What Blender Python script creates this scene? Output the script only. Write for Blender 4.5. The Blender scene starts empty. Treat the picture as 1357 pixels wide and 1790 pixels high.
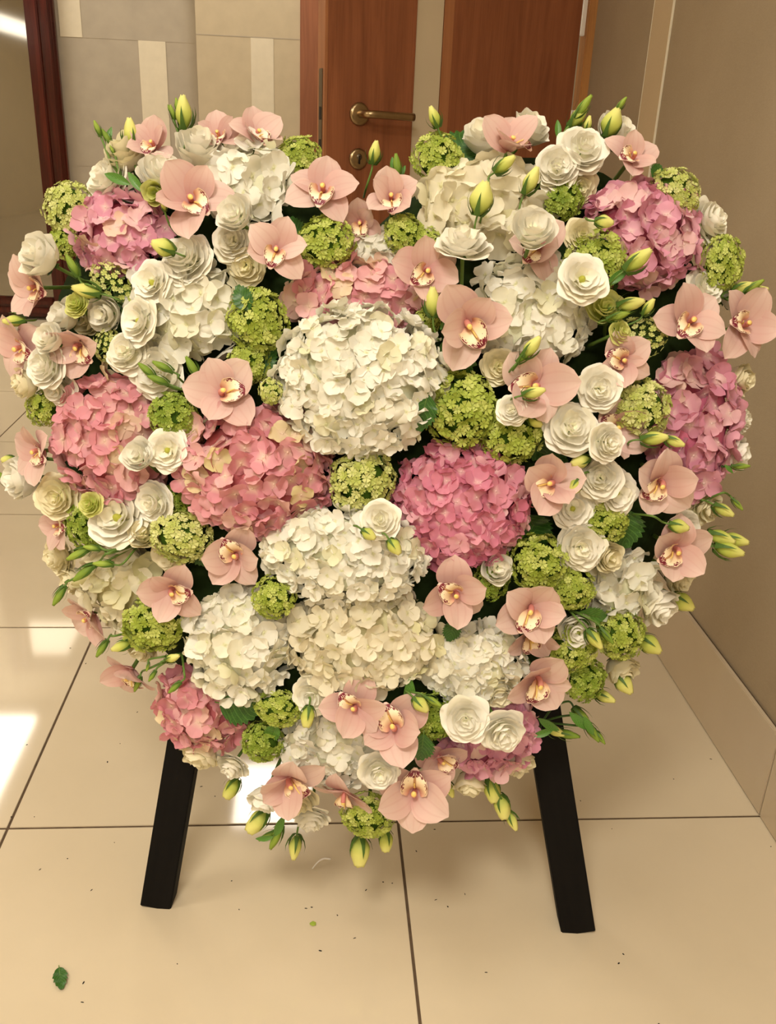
import bpy, math, random
from mathutils import Vector, Matrix, Quaternion, noise
random.seed(7)
COL = bpy.context.scene.collection
SC = bpy.context.scene
R = math.radians

# ------------------------------------------------------------------ camera
FPX, PITCH, YAW, ROLL, CAMH = 1571.78, 0.40378, 0.085578, -0.044461, 1.00906
CF = Vector((math.sin(YAW)*math.cos(PITCH), math.cos(YAW)*math.cos(PITCH), -math.sin(PITCH)))
_r0 = Vector((math.cos(YAW), -math.sin(YAW), 0)); _d0 = CF.cross(_r0)
CR = math.cos(ROLL)*_r0 + math.sin(ROLL)*_d0
CD = -math.sin(ROLL)*_r0 + math.cos(ROLL)*_d0
CAM = Vector((0, 0, CAMH))
cd = bpy.data.cameras.new('camera'); cam = bpy.data.objects.new('camera', cd); COL.objects.link(cam)
cd.sensor_fit = 'HORIZONTAL'; cd.sensor_width = 36; cd.lens = FPX/1357*36; cd.clip_start = .02
m3 = Matrix((CR, -CD, -CF)).transposed()
cam.matrix_world = Matrix.Translation(CAM) @ m3.to_4x4()
SC.camera = cam

# ------------------------------------------------------------------ world, exposure
w = bpy.data.worlds.new('world'); SC.world = w; w.use_nodes = True
w.node_tree.nodes['Background'].inputs[0].default_value = (1, .9, .75, 1)
w.node_tree.nodes['Background'].inputs[1].default_value = .25
SC.view_settings.view_transform = 'Standard'; SC.view_settings.look = 'None'
SC.view_settings.gamma = 1; SC.view_settings.use_curve_mapping = False
SC.view_settings.exposure = 0.48
SC.cycles.max_bounces = 6; SC.cycles.diffuse_bounces = 4; SC.cycles.glossy_bounces = 3; SC.cycles.transmission_bounces = 2
SC.cycles.caustics_reflective = False; SC.cycles.caustics_refractive = False; SC.cycles.sample_clamp_indirect = 6; SC.cycles.use_light_tree = False
LIGHT_COL = (1, .915, .775)
LIGHT_STRENGTH = 16
# ceiling panels: x0, x1, y0, y1, strength factor, label
CEIL = 2.5
PANELS = [(-.46, .09, 3.81, 4.36, 1.0, 'square white ceiling light panel in front of the wooden door post'),
          (-2.3, -1.72, 3.81, 4.85, 1.0, 'long white ceiling light panel near the mahogany framed mirror'),
          (-.75, -.15, -.75, -.15, 2.1, 'square white ceiling light panel above the camera position'),
          (-2.3, -1.7, .6, 1.2, 1.0, 'square white ceiling light panel left of the floral heart'),
          (-.1, .5, .55, 1.1, .35, 'square white ceiling light panel above the floral heart'),
          (-.46, .14, -2.3, -1.7, 2.2, 'square white ceiling light panel by the rear wall')]

# ------------------------------------------------------------------ helpers
def lin(r, g, b):
    f = lambda c: (c/255/12.92) if c/255 <= .04045 else ((c/255+.055)/1.055)**2.4
    return (f(r), f(g), f(b), 1)
def new_mesh(name, verts, faces, mat=None, uvs=None, smooth=True):
    me = bpy.data.meshes.new(name); me.from_pydata([tuple(v) for v in verts], [], faces)
    if uvs:
        ul = me.uv_layers.new(name='UVMap')
        for l in me.loops: ul.data[l.index].uv = uvs[l.vertex_index]
    if smooth: me.polygons.foreach_set('use_smooth', [True]*len(me.polygons))
    if mat: me.materials.append(mat)
    me.update(); return me
def obj(name, me, parent=None, mat4=None):
    o = bpy.data.objects.new(name, me); COL.objects.link(o)
    if parent: o.parent = parent
    if mat4 is not None: o.matrix_local = mat4
    return o
def tag(o, label, cat, group=None, kind=None):
    o['label'] = label; o['category'] = cat
    if group: o['group'] = group
    if kind: o['kind'] = kind
    return o
def structure(o, label=None):
    o['kind'] = 'structure'
    if label: o['label'] = label
    return o
def box_data(x0, x1, y0, y1, z0, z1, bev=0):
    import bmesh
    bm = bmesh.new()
    v = [bm.verts.new(p) for p in ((x0,y0,z0),(x1,y0,z0),(x1,y1,z0),(x0,y1,z0),(x0,y0,z1),(x1,y0,z1),(x1,y1,z1),(x0,y1,z1))]
    for f in ((0,3,2,1),(4,5,6,7),(0,1,5,4),(1,2,6,5),(2,3,7,6),(3,0,4,7)): bm.faces.new([v[i] for i in f])
    if bev: bmesh.ops.bevel(bm, geom=bm.edges[:], offset=bev, segments=2, affect='EDGES')
    return bm
def box(name, x0, x1, y0, y1, z0, z1, mat, parent=None, bev=0, mat4=None):
    bm = box_data(x0, x1, y0, y1, z0, z1, bev)
    me = bpy.data.meshes.new(name); bm.to_mesh(me); bm.free()
    me.materials.append(mat)
    return obj(name, me, parent, mat4)
def tube(pts, r0, r1=None, n=6, sub=5):
    """smoothed tube through points; returns verts, faces"""
    pts = [Vector(p) for p in pts]; r1 = r0 if r1 is None else r1
    if len(pts) > 2:
        q = [pts[0]*2-pts[1]] + pts + [pts[-1]*2-pts[-2]]; out = []
        for i in range(1, len(q)-2):
            for k in range(sub):
                t = k/sub; a, b, c, d = q[i-1], q[i], q[i+1], q[i+2]
                out.append(.5*((2*b)+(c-a)*t+(2*a-5*b+4*c-d)*t*t+(3*b-a-3*c+d)*t**3))
        out.append(pts[-1]); pts = out
    V, F = [], []
    T = (pts[1]-pts[0]).normalized(); X = T.orthogonal().normalized()
    for i, p in enumerate(pts):
        T = (pts[min(i+1, len(pts)-1)]-pts[max(i-1, 0)]).normalized()
        X = (X - T*X.dot(T)).normalized(); Y = T.cross(X)
        r = r0+(r1-r0)*i/(len(pts)-1)
        for k in range(n):
            a = 2*math.pi*k/n; V.append(p+X*math.cos(a)*r+Y*math.sin(a)*r)
    for i in range(len(pts)-1):
        for k in range(n):
            F.append((i*n+k, i*n+(k+1)%n, (i+1)*n+(k+1)%n, (i+1)*n+k))
    F.append(tuple(range(n))[::-1]); F.append(tuple((len(pts)-1)*n+k for k in range(n)))
    return V, F

# ------------------------------------------------------------------ materials
def mat_new(name):
    m = bpy.data.materials.new(name); m.use_nodes = True; nt = m.node_tree
    return m, nt, nt.nodes, nt.links, nt.nodes['Principled BSDF']
def ramp(nd, stops):
    cr = nd.color_ramp
    while len(cr.elements) < len(stops): cr.elements.new(.5)
    for e, (p, c) in zip(cr.elements, stops): e.position = p; e.color = c
def principled(name, col, rough=.6, spec=.3, metal=0, noise_scale=None, noise_amt=.1, bump=None):
    m, nt, N, L, b = mat_new(name)
    b.inputs['Base Color'].default_value = col; b.inputs['Roughness'].default_value = rough
    b.inputs['Specular IOR Level'].default_value = spec; b.inputs['Metallic'].default_value = metal
    if noise_scale:
        tc = N.new('ShaderNodeTexCoord'); n = N.new('ShaderNodeTexNoise'); n.inputs['Scale'].default_value = noise_scale
        n.inputs['Detail'].default_value = 6
        L.new(tc.outputs['Object'], n.inputs['Vector'])
        r = N.new('ShaderNodeValToRGB')
        ramp(r, [(.3, tuple(c*(1-noise_amt) for c in col[:3])+(1,)), (.7, tuple(min(1, c*(1+noise_amt)) for c in col[:3])+(1,))])
        L.new(n.outputs['Fac'], r.inputs['Fac']); L.new(r.outputs['Color'], b.inputs['Base Color'])
        if bump:
            bp = N.new('ShaderNodeBump'); bp.inputs['Strength'].default_value = bump; bp.inputs['Distance'].default_value = .002
            L.new(n.outputs['Fac'], bp.inputs['Height']); L.new(bp.outputs['Normal'], b.inputs['Normal'])
    return m
def petal_mat(name, stops, centre=None, centre_at=.0, transl=.25, vein=0, rand='obj', rough=.55, tip=None):
    """thin petal: diffuse sheet with some light passing through; colour varies from piece to piece, UV v runs from petal base to tip"""
    m, nt, N, L, b = mat_new(name)
    if rand == 'obj':
        oi = N.new('ShaderNodeObjectInfo'); rnd = oi.outputs['Random']
    else:
        g = N.new('ShaderNodeNewGeometry'); rnd = g.outputs['Random Per Island']
    r = N.new('ShaderNodeValToRGB'); ramp(r, stops); L.new(rnd, r.inputs['Fac'])
    col = r.outputs['Color']
    uv = N.new('ShaderNodeUVMap'); sp = N.new('ShaderNodeSeparateXYZ'); L.new(uv.outputs['UV'], sp.inputs[0])
    def mixin(fac_socket, c, amt):
        nonlocal col
        mx = N.new('ShaderNodeMix'); mx.data_type = 'RGBA'
        mu = N.new('ShaderNodeMath'); mu.operation = 'MULTIPLY'; mu.inputs[1].default_value = amt
        L.new(fac_socket, mu.inputs[0]); L.new(mu.outputs[0], mx.inputs[0])
        L.new(col, mx.inputs[6]); mx.inputs[7].default_value = c; col = mx.outputs[2]
    if centre:
        mr = N.new('ShaderNodeMapRange'); mr.inputs[1].default_value = centre_at; mr.inputs[2].default_value = 0
        mr.inputs[3].default_value = 0; mr.inputs[4].default_value = 1
        L.new(sp.outputs['Y'], mr.inputs[0]); mixin(mr.outputs[0], centre, .85)
    if tip:
        mr = N.new('ShaderNodeMapRange'); mr.inputs[1].default_value = .5; mr.inputs[2].default_value = 1
        L.new(sp.outputs['Y'], mr.inputs[0]); mixin(mr.outputs[0], tip, .8)
    if vein:
        wv = N.new('ShaderNodeMath'); wv.operation = 'MULTIPLY'; wv.inputs[1].default_value = 26
        L.new(sp.outputs['X'], wv.inputs[0])
        sn = N.new('ShaderNodeMath'); sn.operation = 'SINE'; L.new(wv.outputs[0], sn.inputs[0])
        pw = N.new('ShaderNodeMapRange'); pw.inputs[1].default_value = .55; pw.inputs[2].default_value = 1
        L.new(sn.outputs[0], pw.inputs[0])
        mixin(pw.outputs[0], lin(206, 140, 136), vein)
    b.inputs['Roughness'].default_value = rough; b.inputs['Specular IOR Level'].default_value = .25
    L.new(col, b.inputs['Base Color'])
    tr = N.new('ShaderNodeBsdfTranslucent'); L.new(col, tr.inputs['Color'])
    ms = N.new('ShaderNodeMixShader'); ms.inputs[0].default_value = transl
    L.new(b.outputs[0], ms.inputs[1]); L.new(tr.outputs[0], ms.inputs[2])
    L.new(ms.outputs[0], N['Material Output'].inputs['Surface'])
    return m
M = {}
def wood(name, c1, c2, rough=.3, scale=1.0):
    m, nt, N, L, b = mat_new(name)
    tc = N.new('ShaderNodeTexCoord'); mp = N.new('ShaderNodeMapping'); mp.inputs['Scale'].default_value = (9*scale, 9*scale, .7*scale)
    n = N.new('ShaderNodeTexNoise'); n.inputs['Scale'].default_value = 3; n.inputs['Detail'].default_value = 8; n.inputs['Roughness'].default_value = .6
    n.inputs['Distortion'].default_value = .6
    L.new(tc.outputs['Object'], mp.inputs[0]); L.new(mp.outputs[0], n.inputs['Vector'])
    mp2 = N.new('ShaderNodeMapping'); mp2.inputs['Scale'].default_value = (160*scale, 160*scale, 3*scale)
    n2 = N.new('ShaderNodeTexNoise'); n2.inputs['Scale'].default_value = 2; n2.inputs['Detail'].default_value = 3
    L.new(tc.outputs['Object'], mp2.inputs[0]); L.new(mp2.outputs[0], n2.inputs['Vector'])
    ad = N.new('ShaderNodeMath'); ad.operation = 'MULTIPLY_ADD'; ad.inputs[1].default_value = .3
    L.new(n2.outputs['Fac'], ad.inputs[0]); L.new(n.outputs['Fac'], ad.inputs[2])
    r = N.new('ShaderNodeValToRGB'); ramp(r, [(.45, c1), (.85, c2)]); L.new(ad.outputs[0], r.inputs['Fac'])
    L.new(r.outputs['Color'], b.inputs['Base Color']); b.inputs['Roughness'].default_value = rough
    b.inputs['Specular IOR Level'].default_value = .4
    return m
M['door_wood'] = wood('door_wood', lin(118, 68, 42), lin(150, 92, 60), .35)
M['lipping'] = wood('lipping', lin(146, 94, 60), lin(168, 112, 74), .35)
M['frame_wood'] = wood('frame_wood', lin(150, 100, 50), lin(178, 124, 68), .4)
M['mahogany'] = wood('mahogany', lin(50, 14, 8), lin(84, 26, 16), .16)
M['black_wood'] = wood('black_wood', lin(7, 5, 4), lin(15, 12, 9), .7, 2)
M['black_wood'].node_tree.nodes['Principled BSDF'].inputs['Specular IOR Level'].default_value = .15
M['wall_paper'] = principled('wall_paper', lin(170, 160, 144), .8, .2, 0, 14, .05, .15)
M['pier_paper_lit'] = principled('pier_paper_lit', lin(190, 176, 150), .8, .2, 0, 14, .05, .15)  # same wallpaper, lightened to paint in the light falling on the pier
M['pale_strip'] = principled('pale_strip', lin(214, 204, 182), .6, .3, 0, 30, .03)
def fabric(name, c, c2):
    m, nt, N, L, b = mat_new(name)
    tc = N.new('ShaderNodeTexCoord'); n = N.new('ShaderNodeTexNoise'); n.inputs['Scale'].default_value = 3; n.inputs['Detail'].default_value = 4
    L.new(tc.outputs['Object'], n.inputs['Vector'])
    mp = N.new('ShaderNodeMapping'); mp.inputs['Scale'].default_value = (200, 200, 900)
    n2 = N.new('ShaderNodeTexNoise'); n2.inputs['Scale'].default_value = 1; L.new(tc.outputs['Object'], mp.inputs[0]); L.new(mp.outputs[0], n2.inputs['Vector'])
    ad = N.new('ShaderNodeMath'); ad.operation = 'MULTIPLY_ADD'; ad.inputs[1].default_value = .5
    L.new(n2.outputs['Fac'], ad.inputs[0]); L.new(n.outputs['Fac'], ad.inputs[2])
    r = N.new('ShaderNodeValToRGB'); ramp(r, [(.45, c), (1, c2)]); L.new(ad.outputs[0], r.inputs['Fac'])
    L.new(r.outputs['Color'], b.inputs['Base Color']); b.inputs['Roughness'].default_value = .85; b.inputs['Specular IOR Level'].default_value = .15
    bp = N.new('ShaderNodeBump'); bp.inputs['Strength'].default_value = .2; bp.inputs['Distance'].default_value = .001
    L.new(n2.outputs['Fac'], bp.inputs['Height']); L.new(bp.outputs['Normal'], b.inputs['Normal'])
    return m
M['fabric'] = fabric('fabric', lin(152, 136, 112), lin(168, 152, 128))
M['strip_fabric'] = fabric('strip_fabric', lin(188, 168, 136), lin(198, 178, 148))
M['plaster'] = principled('plaster', lin(214, 200, 172), .8, .2, 0, 8, .03)
M['ceiling_white'] = principled('ceiling_white', lin(232, 226, 212), .85, .2, 0, 8, .02)
M['grout'] = principled('grout', lin(92, 76, 60), .9, .1, 0, 60, .2)
def tile_mat(name, c1, c2, rough):
    m, nt, N, L, b = mat_new(name)
    oi = N.new('ShaderNodeObjectInfo'); tc = N.new('ShaderNodeTexCoord')
    n = N.new('ShaderNodeTexNoise'); n.inputs['Scale'].default_value = 2.2; n.inputs['Detail'].default_value = 7; n.inputs['Roughness'].default_value = .55
    va = N.new('ShaderNodeVectorMath'); va.operation = 'ADD'
    L.new(tc.outputs['Object'], va.inputs[0]); L.new(oi.outputs['Location'], va.inputs[1]); L.new(va.outputs[0], n.inputs['Vector'])
    r = N.new('ShaderNodeValToRGB'); ramp(r, [(.3, c1), (.7, c2)]); L.new(n.outputs['Fac'], r.inputs['Fac'])
    L.new(r.outputs['Color'], b.inputs['Base Color']); b.inputs['Roughness'].default_value = rough
    b.inputs['Specular IOR Level'].default_value = .5
    return m
M['tile'] = tile_mat('tile', lin(198, 184, 158), lin(208, 194, 169), .06)
M['skirt_tile'] = tile_mat('skirt_tile', lin(182, 166, 142), lin(192, 176, 152), .25)
M['brass'] = principled('brass', lin(168, 146, 112), .28, .5, 1, 90, .06)
M['steel'] = principled('steel', lin(120, 108, 92), .4, .5, 1, 60, .1)
M['dark_slot'] = principled('dark_slot', lin(24, 20, 17), .5, .3, 0, 40, .1)
M['white_paint'] = principled('white_paint', lin(236, 232, 226), .4, .4, 0, 30, .02)
M['mirror'] = principled('mirror', lin(150, 146, 138), .05, .5, 1, 2, .03)
M['frosted'] = principled('frosted', lin(196, 180, 152), .3, .5, 0, 6, .04)
def lamp_mat(s):
    k = 'lamp_%.2f' % s
    if k not in M:
        m, nt, N, L, b = mat_new(k)
        em = N.new('ShaderNodeEmission'); em.inputs['Color'].default_value = LIGHT_COL+(1,); em.inputs['Strength'].default_value = LIGHT_STRENGTH*s
        L.new(em.outputs[0], N['Material Output'].inputs['Surface']); N.remove(b); M[k] = m
    return M[k]

# ------------------------------------------------------------------ the room
TW, TX0, TY0 = .6, .132975, 1.10914           # floor tiles: size and one joint crossing
XW = .736889                                  # right wall plane
fl = structure(box('floor', -3.3, 1.6, -2.9, 5.1, -.1, -.0015, M['grout']))
bm = box_data(-TW/2+.0021, TW/2-.0021, -TW/2+.0021, TW/2-.0021, -.012, 0, .0006)
tme = bpy.data.meshes.new('tile'); bm.to_mesh(tme); bm.free(); tme.materials.append(M['tile'])
for i in range(-6, 2):
    for j in range(-7, 7):
        cx, cy = TX0+(i+.5)*TW, TY0+(j+.5)*TW
        if cx-TW/2 < XW+.2 or cy > 2.6: obj('tile', tme, fl, Matrix.Translation((cx, cy, 0)))
structure(box('ceiling', -3.3, 1.6, -2.9, 5.1, CEIL+.003, CEIL+.1, M['ceiling_white']))
structure(box('wall_left', -3.3, -3.2, -2.9, 5.1, 0, CEIL, M['plaster']))
structure(box('wall_rear', -3.2, 1.6, -2.9, -2.8, 0, CEIL, M['plaster']))
wr = structure(box('wall_right', XW, XW+.12, -2.8, 2.71, 0, CEIL, M['fabric']))
structure(box('wall_recess', 1.5, 1.6, 2.71, 4.95, 0, CEIL, M['plaster']))
structure(box('wall_recess_front', XW+.12, 1.6, 2.55, 2.71, 0, CEIL, M['plaster']))
# skirting of tall tile pieces along the right wall
br = structure(box('baseboard_right', XW-.006, XW, -2.8, 2.70, 0, .154, M['grout']))
bm = box_data(-.004, .004, -TW/2+.0015, TW/2-.0015, .0015, .157, .0012)
sme = bpy.data.meshes.new('skirting_tile'); bm.to_mesh(sme); bm.free(); sme.materials.append(M['skirt_tile'])
for j in range(-6, 2): obj('skirting_tile', sme, br, Matrix.Translation((XW-.008, TY0+(j+.5)*TW, 0)))
box('skirting_tile', XW-.012, XW-.004, TY0+2*TW+.0015, 2.705, .0015, .157, M['skirt_tile'], br, .0012)
# pale vertical band on the right wall
t1 = structure(box('trim_1', XW-.004, XW, 2.106, 2.228, .157, CEIL, M['strip_fabric']))
for y in (2.1045, 2.2265): box('edge_bead', XW-.005, XW, y, y+.003, .157, CEIL, M['pale_strip'], t1, .001)
# wooden post closing the right wall, beside white strips painted for door gap light
tr2 = structure(box('trim_2', .716, XW+.005, 2.712, 2.78, 0, 2.2, M['frame_wood'], None, .003))
# far wall with wallpaper seams and pale strips
wf = structure(box('wall_far', -3.2, 1.5, 4.95, 5.1, 0, CEIL, M['wall_paper']))
def strip(x0, x1, z0, z1, par, y=4.95): box('wallpaper_strip', x0, x1, y-.0025, y, z0, z1, M['pale_strip'], par, .0008)
def seam(x0, x1, z, par, y=4.95): box('wallpaper_seam', x0, x1, y-.001, y, z-.002, z+.002, M['wall_paper'], par)
strip(-1.25, -1.146, 1.345, 2.2, wf); strip(-.885, -.755, .35, 1.345, wf); strip(-1.13, -1.02, 0, .77, wf)
strip(-2.1, -1.98, .35, 1.345, wf)
seam(-1.27, -.6, 1.347, wf); seam(-1.27, -.6, .77, wf)
wp = structure(box('wall_pier', -.597, -.105, 4.86, 4.95, 0, CEIL, M['pier_paper_lit']))
strip(-.34, -.232, .4, 1.375, wp, 4.86); seam(-.597, -.105, 1.378, wp, 4.86)
# wooden door and post on the far wall, mostly hidden behind the open door
dp = structure(box('door_2', -.105, .80, 4.88, 4.948, 0, 2.1, M['door_wood'], None, .003))
box('door_post', -.105, -.012, 4.84, 4.88, 0, 2.1, M['door_wood'], dp, .002)
box('lipping', -.012, .01, 4.86, 4.88, 0, 2.1, M['lipping'], dp, .002)

# mahogany framed mirror standing against the far wall
mf = bpy.data.objects.new('framed_mirror', None); COL.objects.link(mf); mf.location = (-1.573, 4.93, 0)
tag(mf, 'tall mirror in a glossy mahogany frame against the far wall', 'mirror')
def moulding(name, x0, x1, z0, z1, vertical):
    steps = ((0, 1, .0, .03), (.06, .94, .03, .045), (.22, .5, .045, .062), (.62, .88, .045, .055))
    me_v, me_f = [], []
    first = None
    for k, (a, c, d0, d1) in enumerate(steps):
        if vertical: r = (x0+(x1-x0)*a, x0+(x1-x0)*c, -d1, -d0+.002, z0, z1)
        else: r = (x0, x1, -d1, -d0+.002, z0+(z1-z0)*a, z0+(z1-z0)*c)
        if k == 0: first = box(name, *r, M['mahogany'], mf, .004)
        else: box('moulding_ridge', *r, M['mahogany'], first, .005)
moulding('frame_stile', .178, .313, 0, 2.2, True)
moulding('frame_stile', -.313, -.178, 0, 2.2, True)
moulding('frame_rail', -.178, .178, .01, .115, False)
moulding('frame_rail', -.178, .178, 2.09, 2.2, False)
box('mirror_pane', -.19, .19, -.018, -.01, .11, 2.1, M['mirror'], mf)

# open wooden door hinged at the end of the right wall
TH = R(23); DW = .746
hx, hy = .700, 2.725
dA = Matrix.Translation((hx, hy, 0)) @ Matrix.Rotation(math.pi+TH, 4, 'Z')   # local +x runs from hinge to free edge, local +y faces the camera
d1 = bpy.data.objects.new('door_1', None); COL.objects.link(d1); d1.matrix_world = dA; structure(d1, 'open wooden door with lever handle and a pale vertical panel')
def ratio(px, y=120):                                                  # helper for where along the leaf a feature sits
    d = CF+CR*((px-678.5)/FPX)+CD*((y-895)/FPX); n = Vector((math.sin(TH), -math.cos(TH), 0))
    t = (Vector((hx, hy, 0))-Vector((0, 0, 0))).dot(n)/(d.dot(n)); P = d*t
    return (P-Vector((hx, hy, 0))).dot(Vector((-math.cos(TH), -math.sin(TH), 0)))
xa, xb = .43, .356
xa, xb = ratio(725), ratio(772)
box('leaf', xb, DW-.0, -.044, -.004, .008, 2.08, M['door_wood'], d1)
box('stile', xa, DW-.0, -.006, 0, .008, 2.08, M['door_wood'], d1, .001)
box('hinge_side_panel', 0, xb, -.044, 0, .008, 2.08, M['door_wood'], d1, .001)
box('lipping', DW-.001, DW+.007, -.0445, .0005, .008, 2.08, M['lipping'], d1, .001)
box('lipping', xb-.0, xb-.028, -.006, .0015, .008, 2.08, M['lipping'], d1, .001)
box('lipping', xa, xa+.006, -.006, .0015, .008, 2.08, M['door_wood'], d1, .001)
box('pale_panel', xb, xa, -.010, -.003, .008, 2.08, M['frosted'], d1, .001)
box('lock_faceplate', DW+.0065, DW+.0085, -.033, -.011, .90, 1.135, M['steel'], d1, .0008)
for z0, z1 in ((.955, .975), (1.02, 1.05)): box('latch_slot', DW+.008, DW+.0095, -.028, -.016, z0, z1, M['dark_slot'], d1, .0005)
for z0, z1 in ((1.26, 1.62), (1.0, 1.075), (.3, .5)): box('gap_light_strip', -.016, .0, -.01, .002, z0, z1, M['white_paint'], d1, .002)  # white strips stand in for light seen through the hinge-side gap
# lever handle
hz = 1.037; hxl = ratio(628, 200)
V, F = [], []
def disc(name, rad, depth, zc, mat, xl, parent, n=40):
    prof = [(0, depth), (rad*.72, depth), (rad*.92, depth*.8), (rad, depth*.4), (rad, 0)]
    V = []; F = []
    for (r_, d_) in prof:
        for k in range(n):
            a = 2*math.pi*k/n; V.append((xl+r_*math.cos(a), d_, zc+r_*math.sin(a)))
    for i in range(len(prof)-1):
        for k in range(n): F.append((i*n+k, i*n+(k+1)%n, (i+1)*n+(k+1)%n, (i+1)*n+k))
    return obj(name, new_mesh(name, V, F, mat), parent)
lv = bpy.data.objects.new('lever_handle', None); COL.objects.link(lv); lv.parent = d1
disc('rose', .027, .009, hz, M['brass'], hxl, lv)
V, F = tube([(hxl, 0, hz), (hxl, .03, hz), (hxl-.004, .046, hz), (hxl-.022, .052, hz), (hxl-.07, .053, hz-.001), (hxl-.128, .053, hz-.002)], .0095, .0095, 16, 6)
obj('lever', new_mesh('lever', V, F, M['brass']), lv)
ke = bpy.data.objects.new('key_escutcheon', None); COL.objects.link(ke); ke.parent = d1
kz = .932
disc('escutcheon_plate', .0255, .008, kz, M['brass'], hxl, ke)
disc('cylinder_lock', .0085, .010, kz+.005, M['steel'], hxl, ke, 20)
box('keyway', hxl-.0015, hxl+.0015, .009, .0112, kz-.012, kz+.008, M['dark_slot'], ke, .0004)

# ceiling lights
for x0, x1, y0, y1, s, lab in PANELS:
    e = bpy.data.objects.new('ceiling_light', None); COL.objects.link(e); e.location = ((x0+x1)/2, (y0+y1)/2, CEIL)
    tag(e, lab, 'ceiling light', 'ceiling light panels')
    hx_, hy_ = (x1-x0)/2, (y1-y0)/2
    d = box('diffuser', -hx_+.02, hx_-.02, -hy_+.02, hy_-.02, -.012, -.004, M['white_paint'], e); d.data.materials.append(lamp_mat(s))
    for p in d.data.polygons:
        if p.normal.z < -.5: p.material_index = 1
    for a in ((-hx_, hx_, -hy_, -hy_+.02), (-hx_, hx_, hy_-.02, hy_), (-hx_, -hx_+.02, -hy_+.02, hy_-.02), (hx_-.02, hx_, -hy_+.02, hy_-.02)):
        box('frame_bar', *a, -.018, 0, M['white_paint'], e, .002)

wl = bpy.data.objects.new('wall_light', None); COL.objects.link(wl); wl.location = (-3.2, -.95, 1.80)
tag(wl, 'long white wall light on the left wall, seen in the mirror', 'wall light')
box('housing', 0, .03, -.7, .7, -.09, .09, M['white_paint'], wl, .004)
d = box('diffuser', .03, .05, -.68, .68, -.075, .075, M['white_paint'], wl); d.data.materials.append(lamp_mat(.25))
for p in d.data.polygons:
    if p.normal.x > .5: p.material_index = 1

# ------------------------------------------------------------------ heart frame of reference (stands on the easel feet, leans back)
LEAN = R(15)
FOOT_L, FOOT_R = Vector((-.2193, .9482, 0)), Vector((.3638, .8873, 0))
EX = (FOOT_R-FOOT_L).normalized()
BACK = Vector((-EX.y, EX.x, 0))
EV = (BACK*math.sin(LEAN)+Vector((0, 0, math.cos(LEAN)))).normalized()
EN = EX.cross(EV).normalized()                       # towards the viewer
HO = (FOOT_L+FOOT_R)/2
def ray(px, py): return CF+CR*((px-678.5)/FPX)+CD*((py-895)/FPX)
def on_plane(px, py, off):
    d = ray(px, py); t = (HO+EN*off-CAM).dot(EN)/d.dot(EN); return CAM+d*t
def uv_of(P): q = P-HO; return q.dot(EX), q.dot(EV)
OUT_PX = [(650,372),(700,325),(760,285),(830,250),(900,230),(1000,232),(1090,258),(1160,305),(1230,370),(1275,460),(1295,560),(1295,660),(1285,760),(1250,870),(1200,960),(1155,1050),(1095,1120),(1015,1200),(930,1260),(840,1335),(750,1390),(650,1425),(560,1400),(465,1365),(380,1300),(300,1215),(220,1125),(150,1020),(95,920),(60,815),(45,700),(40,600),(50,500),(85,420),(125,345),(190,285),(275,250),(380,238),(475,255),(550,300),(605,340)]
OUT = [uv_of(on_plane(x, y, .06)) for x, y in OUT_PX]
HC = uv_of(on_plane(652, 780, .06))
OUTP = sorted((math.atan2(v-HC[1], u-HC[0]), math.hypot(u-HC[0], v-HC[1])) for u, v in OUT)
def out_radius(a):
    n = len(OUTP)
    for i in range(n):
        a0, r0 = OUTP[i-1]; a1, r1 = OUTP[i]
        if i == 0: a0 -= 2*math.pi
        if a0 <= a <= a1: t = (a-a0)/(a1-a0); return r0+(r1-r0)*t
    a0, r0 = OUTP[-1]; a1, r1 = OUTP[0]; a1 += 2*math.pi
    t = (a-a0)/(a1-a0); return r0+(r1-r0)*t
DOME, EDGE = .085, .055
def dome(u, v):
    """height of the foam cushion above the easel plane and the way it faces"""
    du, dv = u-HC[0], v-HC[1]; d = math.hypot(du, dv); a = math.atan2(dv, du)
    q = d/out_radius(a)
    h = EDGE+DOME*math.sqrt(max(0, 1-min(q, 1)**2))
    k = .75*min(q, 1.15)**3
    n = (EN+(EX*math.cos(a)+EV*math.sin(a))*k).normalized()
    return h, n, q
def place(px, py, lift=0):
    off = .12
    for _ in range(8):
        P = on_plane(px, py, off); u, v = uv_of(P); h, n, q = dome(u, v); off = h+lift
    P = on_plane(px, py, off); return P, n
def px_size(P): return (P-CAM).dot(CF)/FPX            # metres per photograph pixel at that depth
def frame_at(P, n, tilt=(0, 0), roll=0):
    z = (n+EX*tilt[0]+EV*tilt[1]).normalized()
    x = (EX-z*EX.dot(z)).normalized(); y = z.cross(x)
    M4 = Matrix((x, y, z)).transposed().to_4x4(); M4.translation = P
    return M4 @ Matrix.Rotation(roll, 4, 'Z')
def thing(name, label, cat, group, M4):
    e = bpy.data.objects.new(name, None); COL.objects.link(e); e.matrix_world = M4; e.empty_display_size = .01
    return tag(e, label, cat, group)
def rnd(a, b): return random.uniform(a, b)

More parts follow.
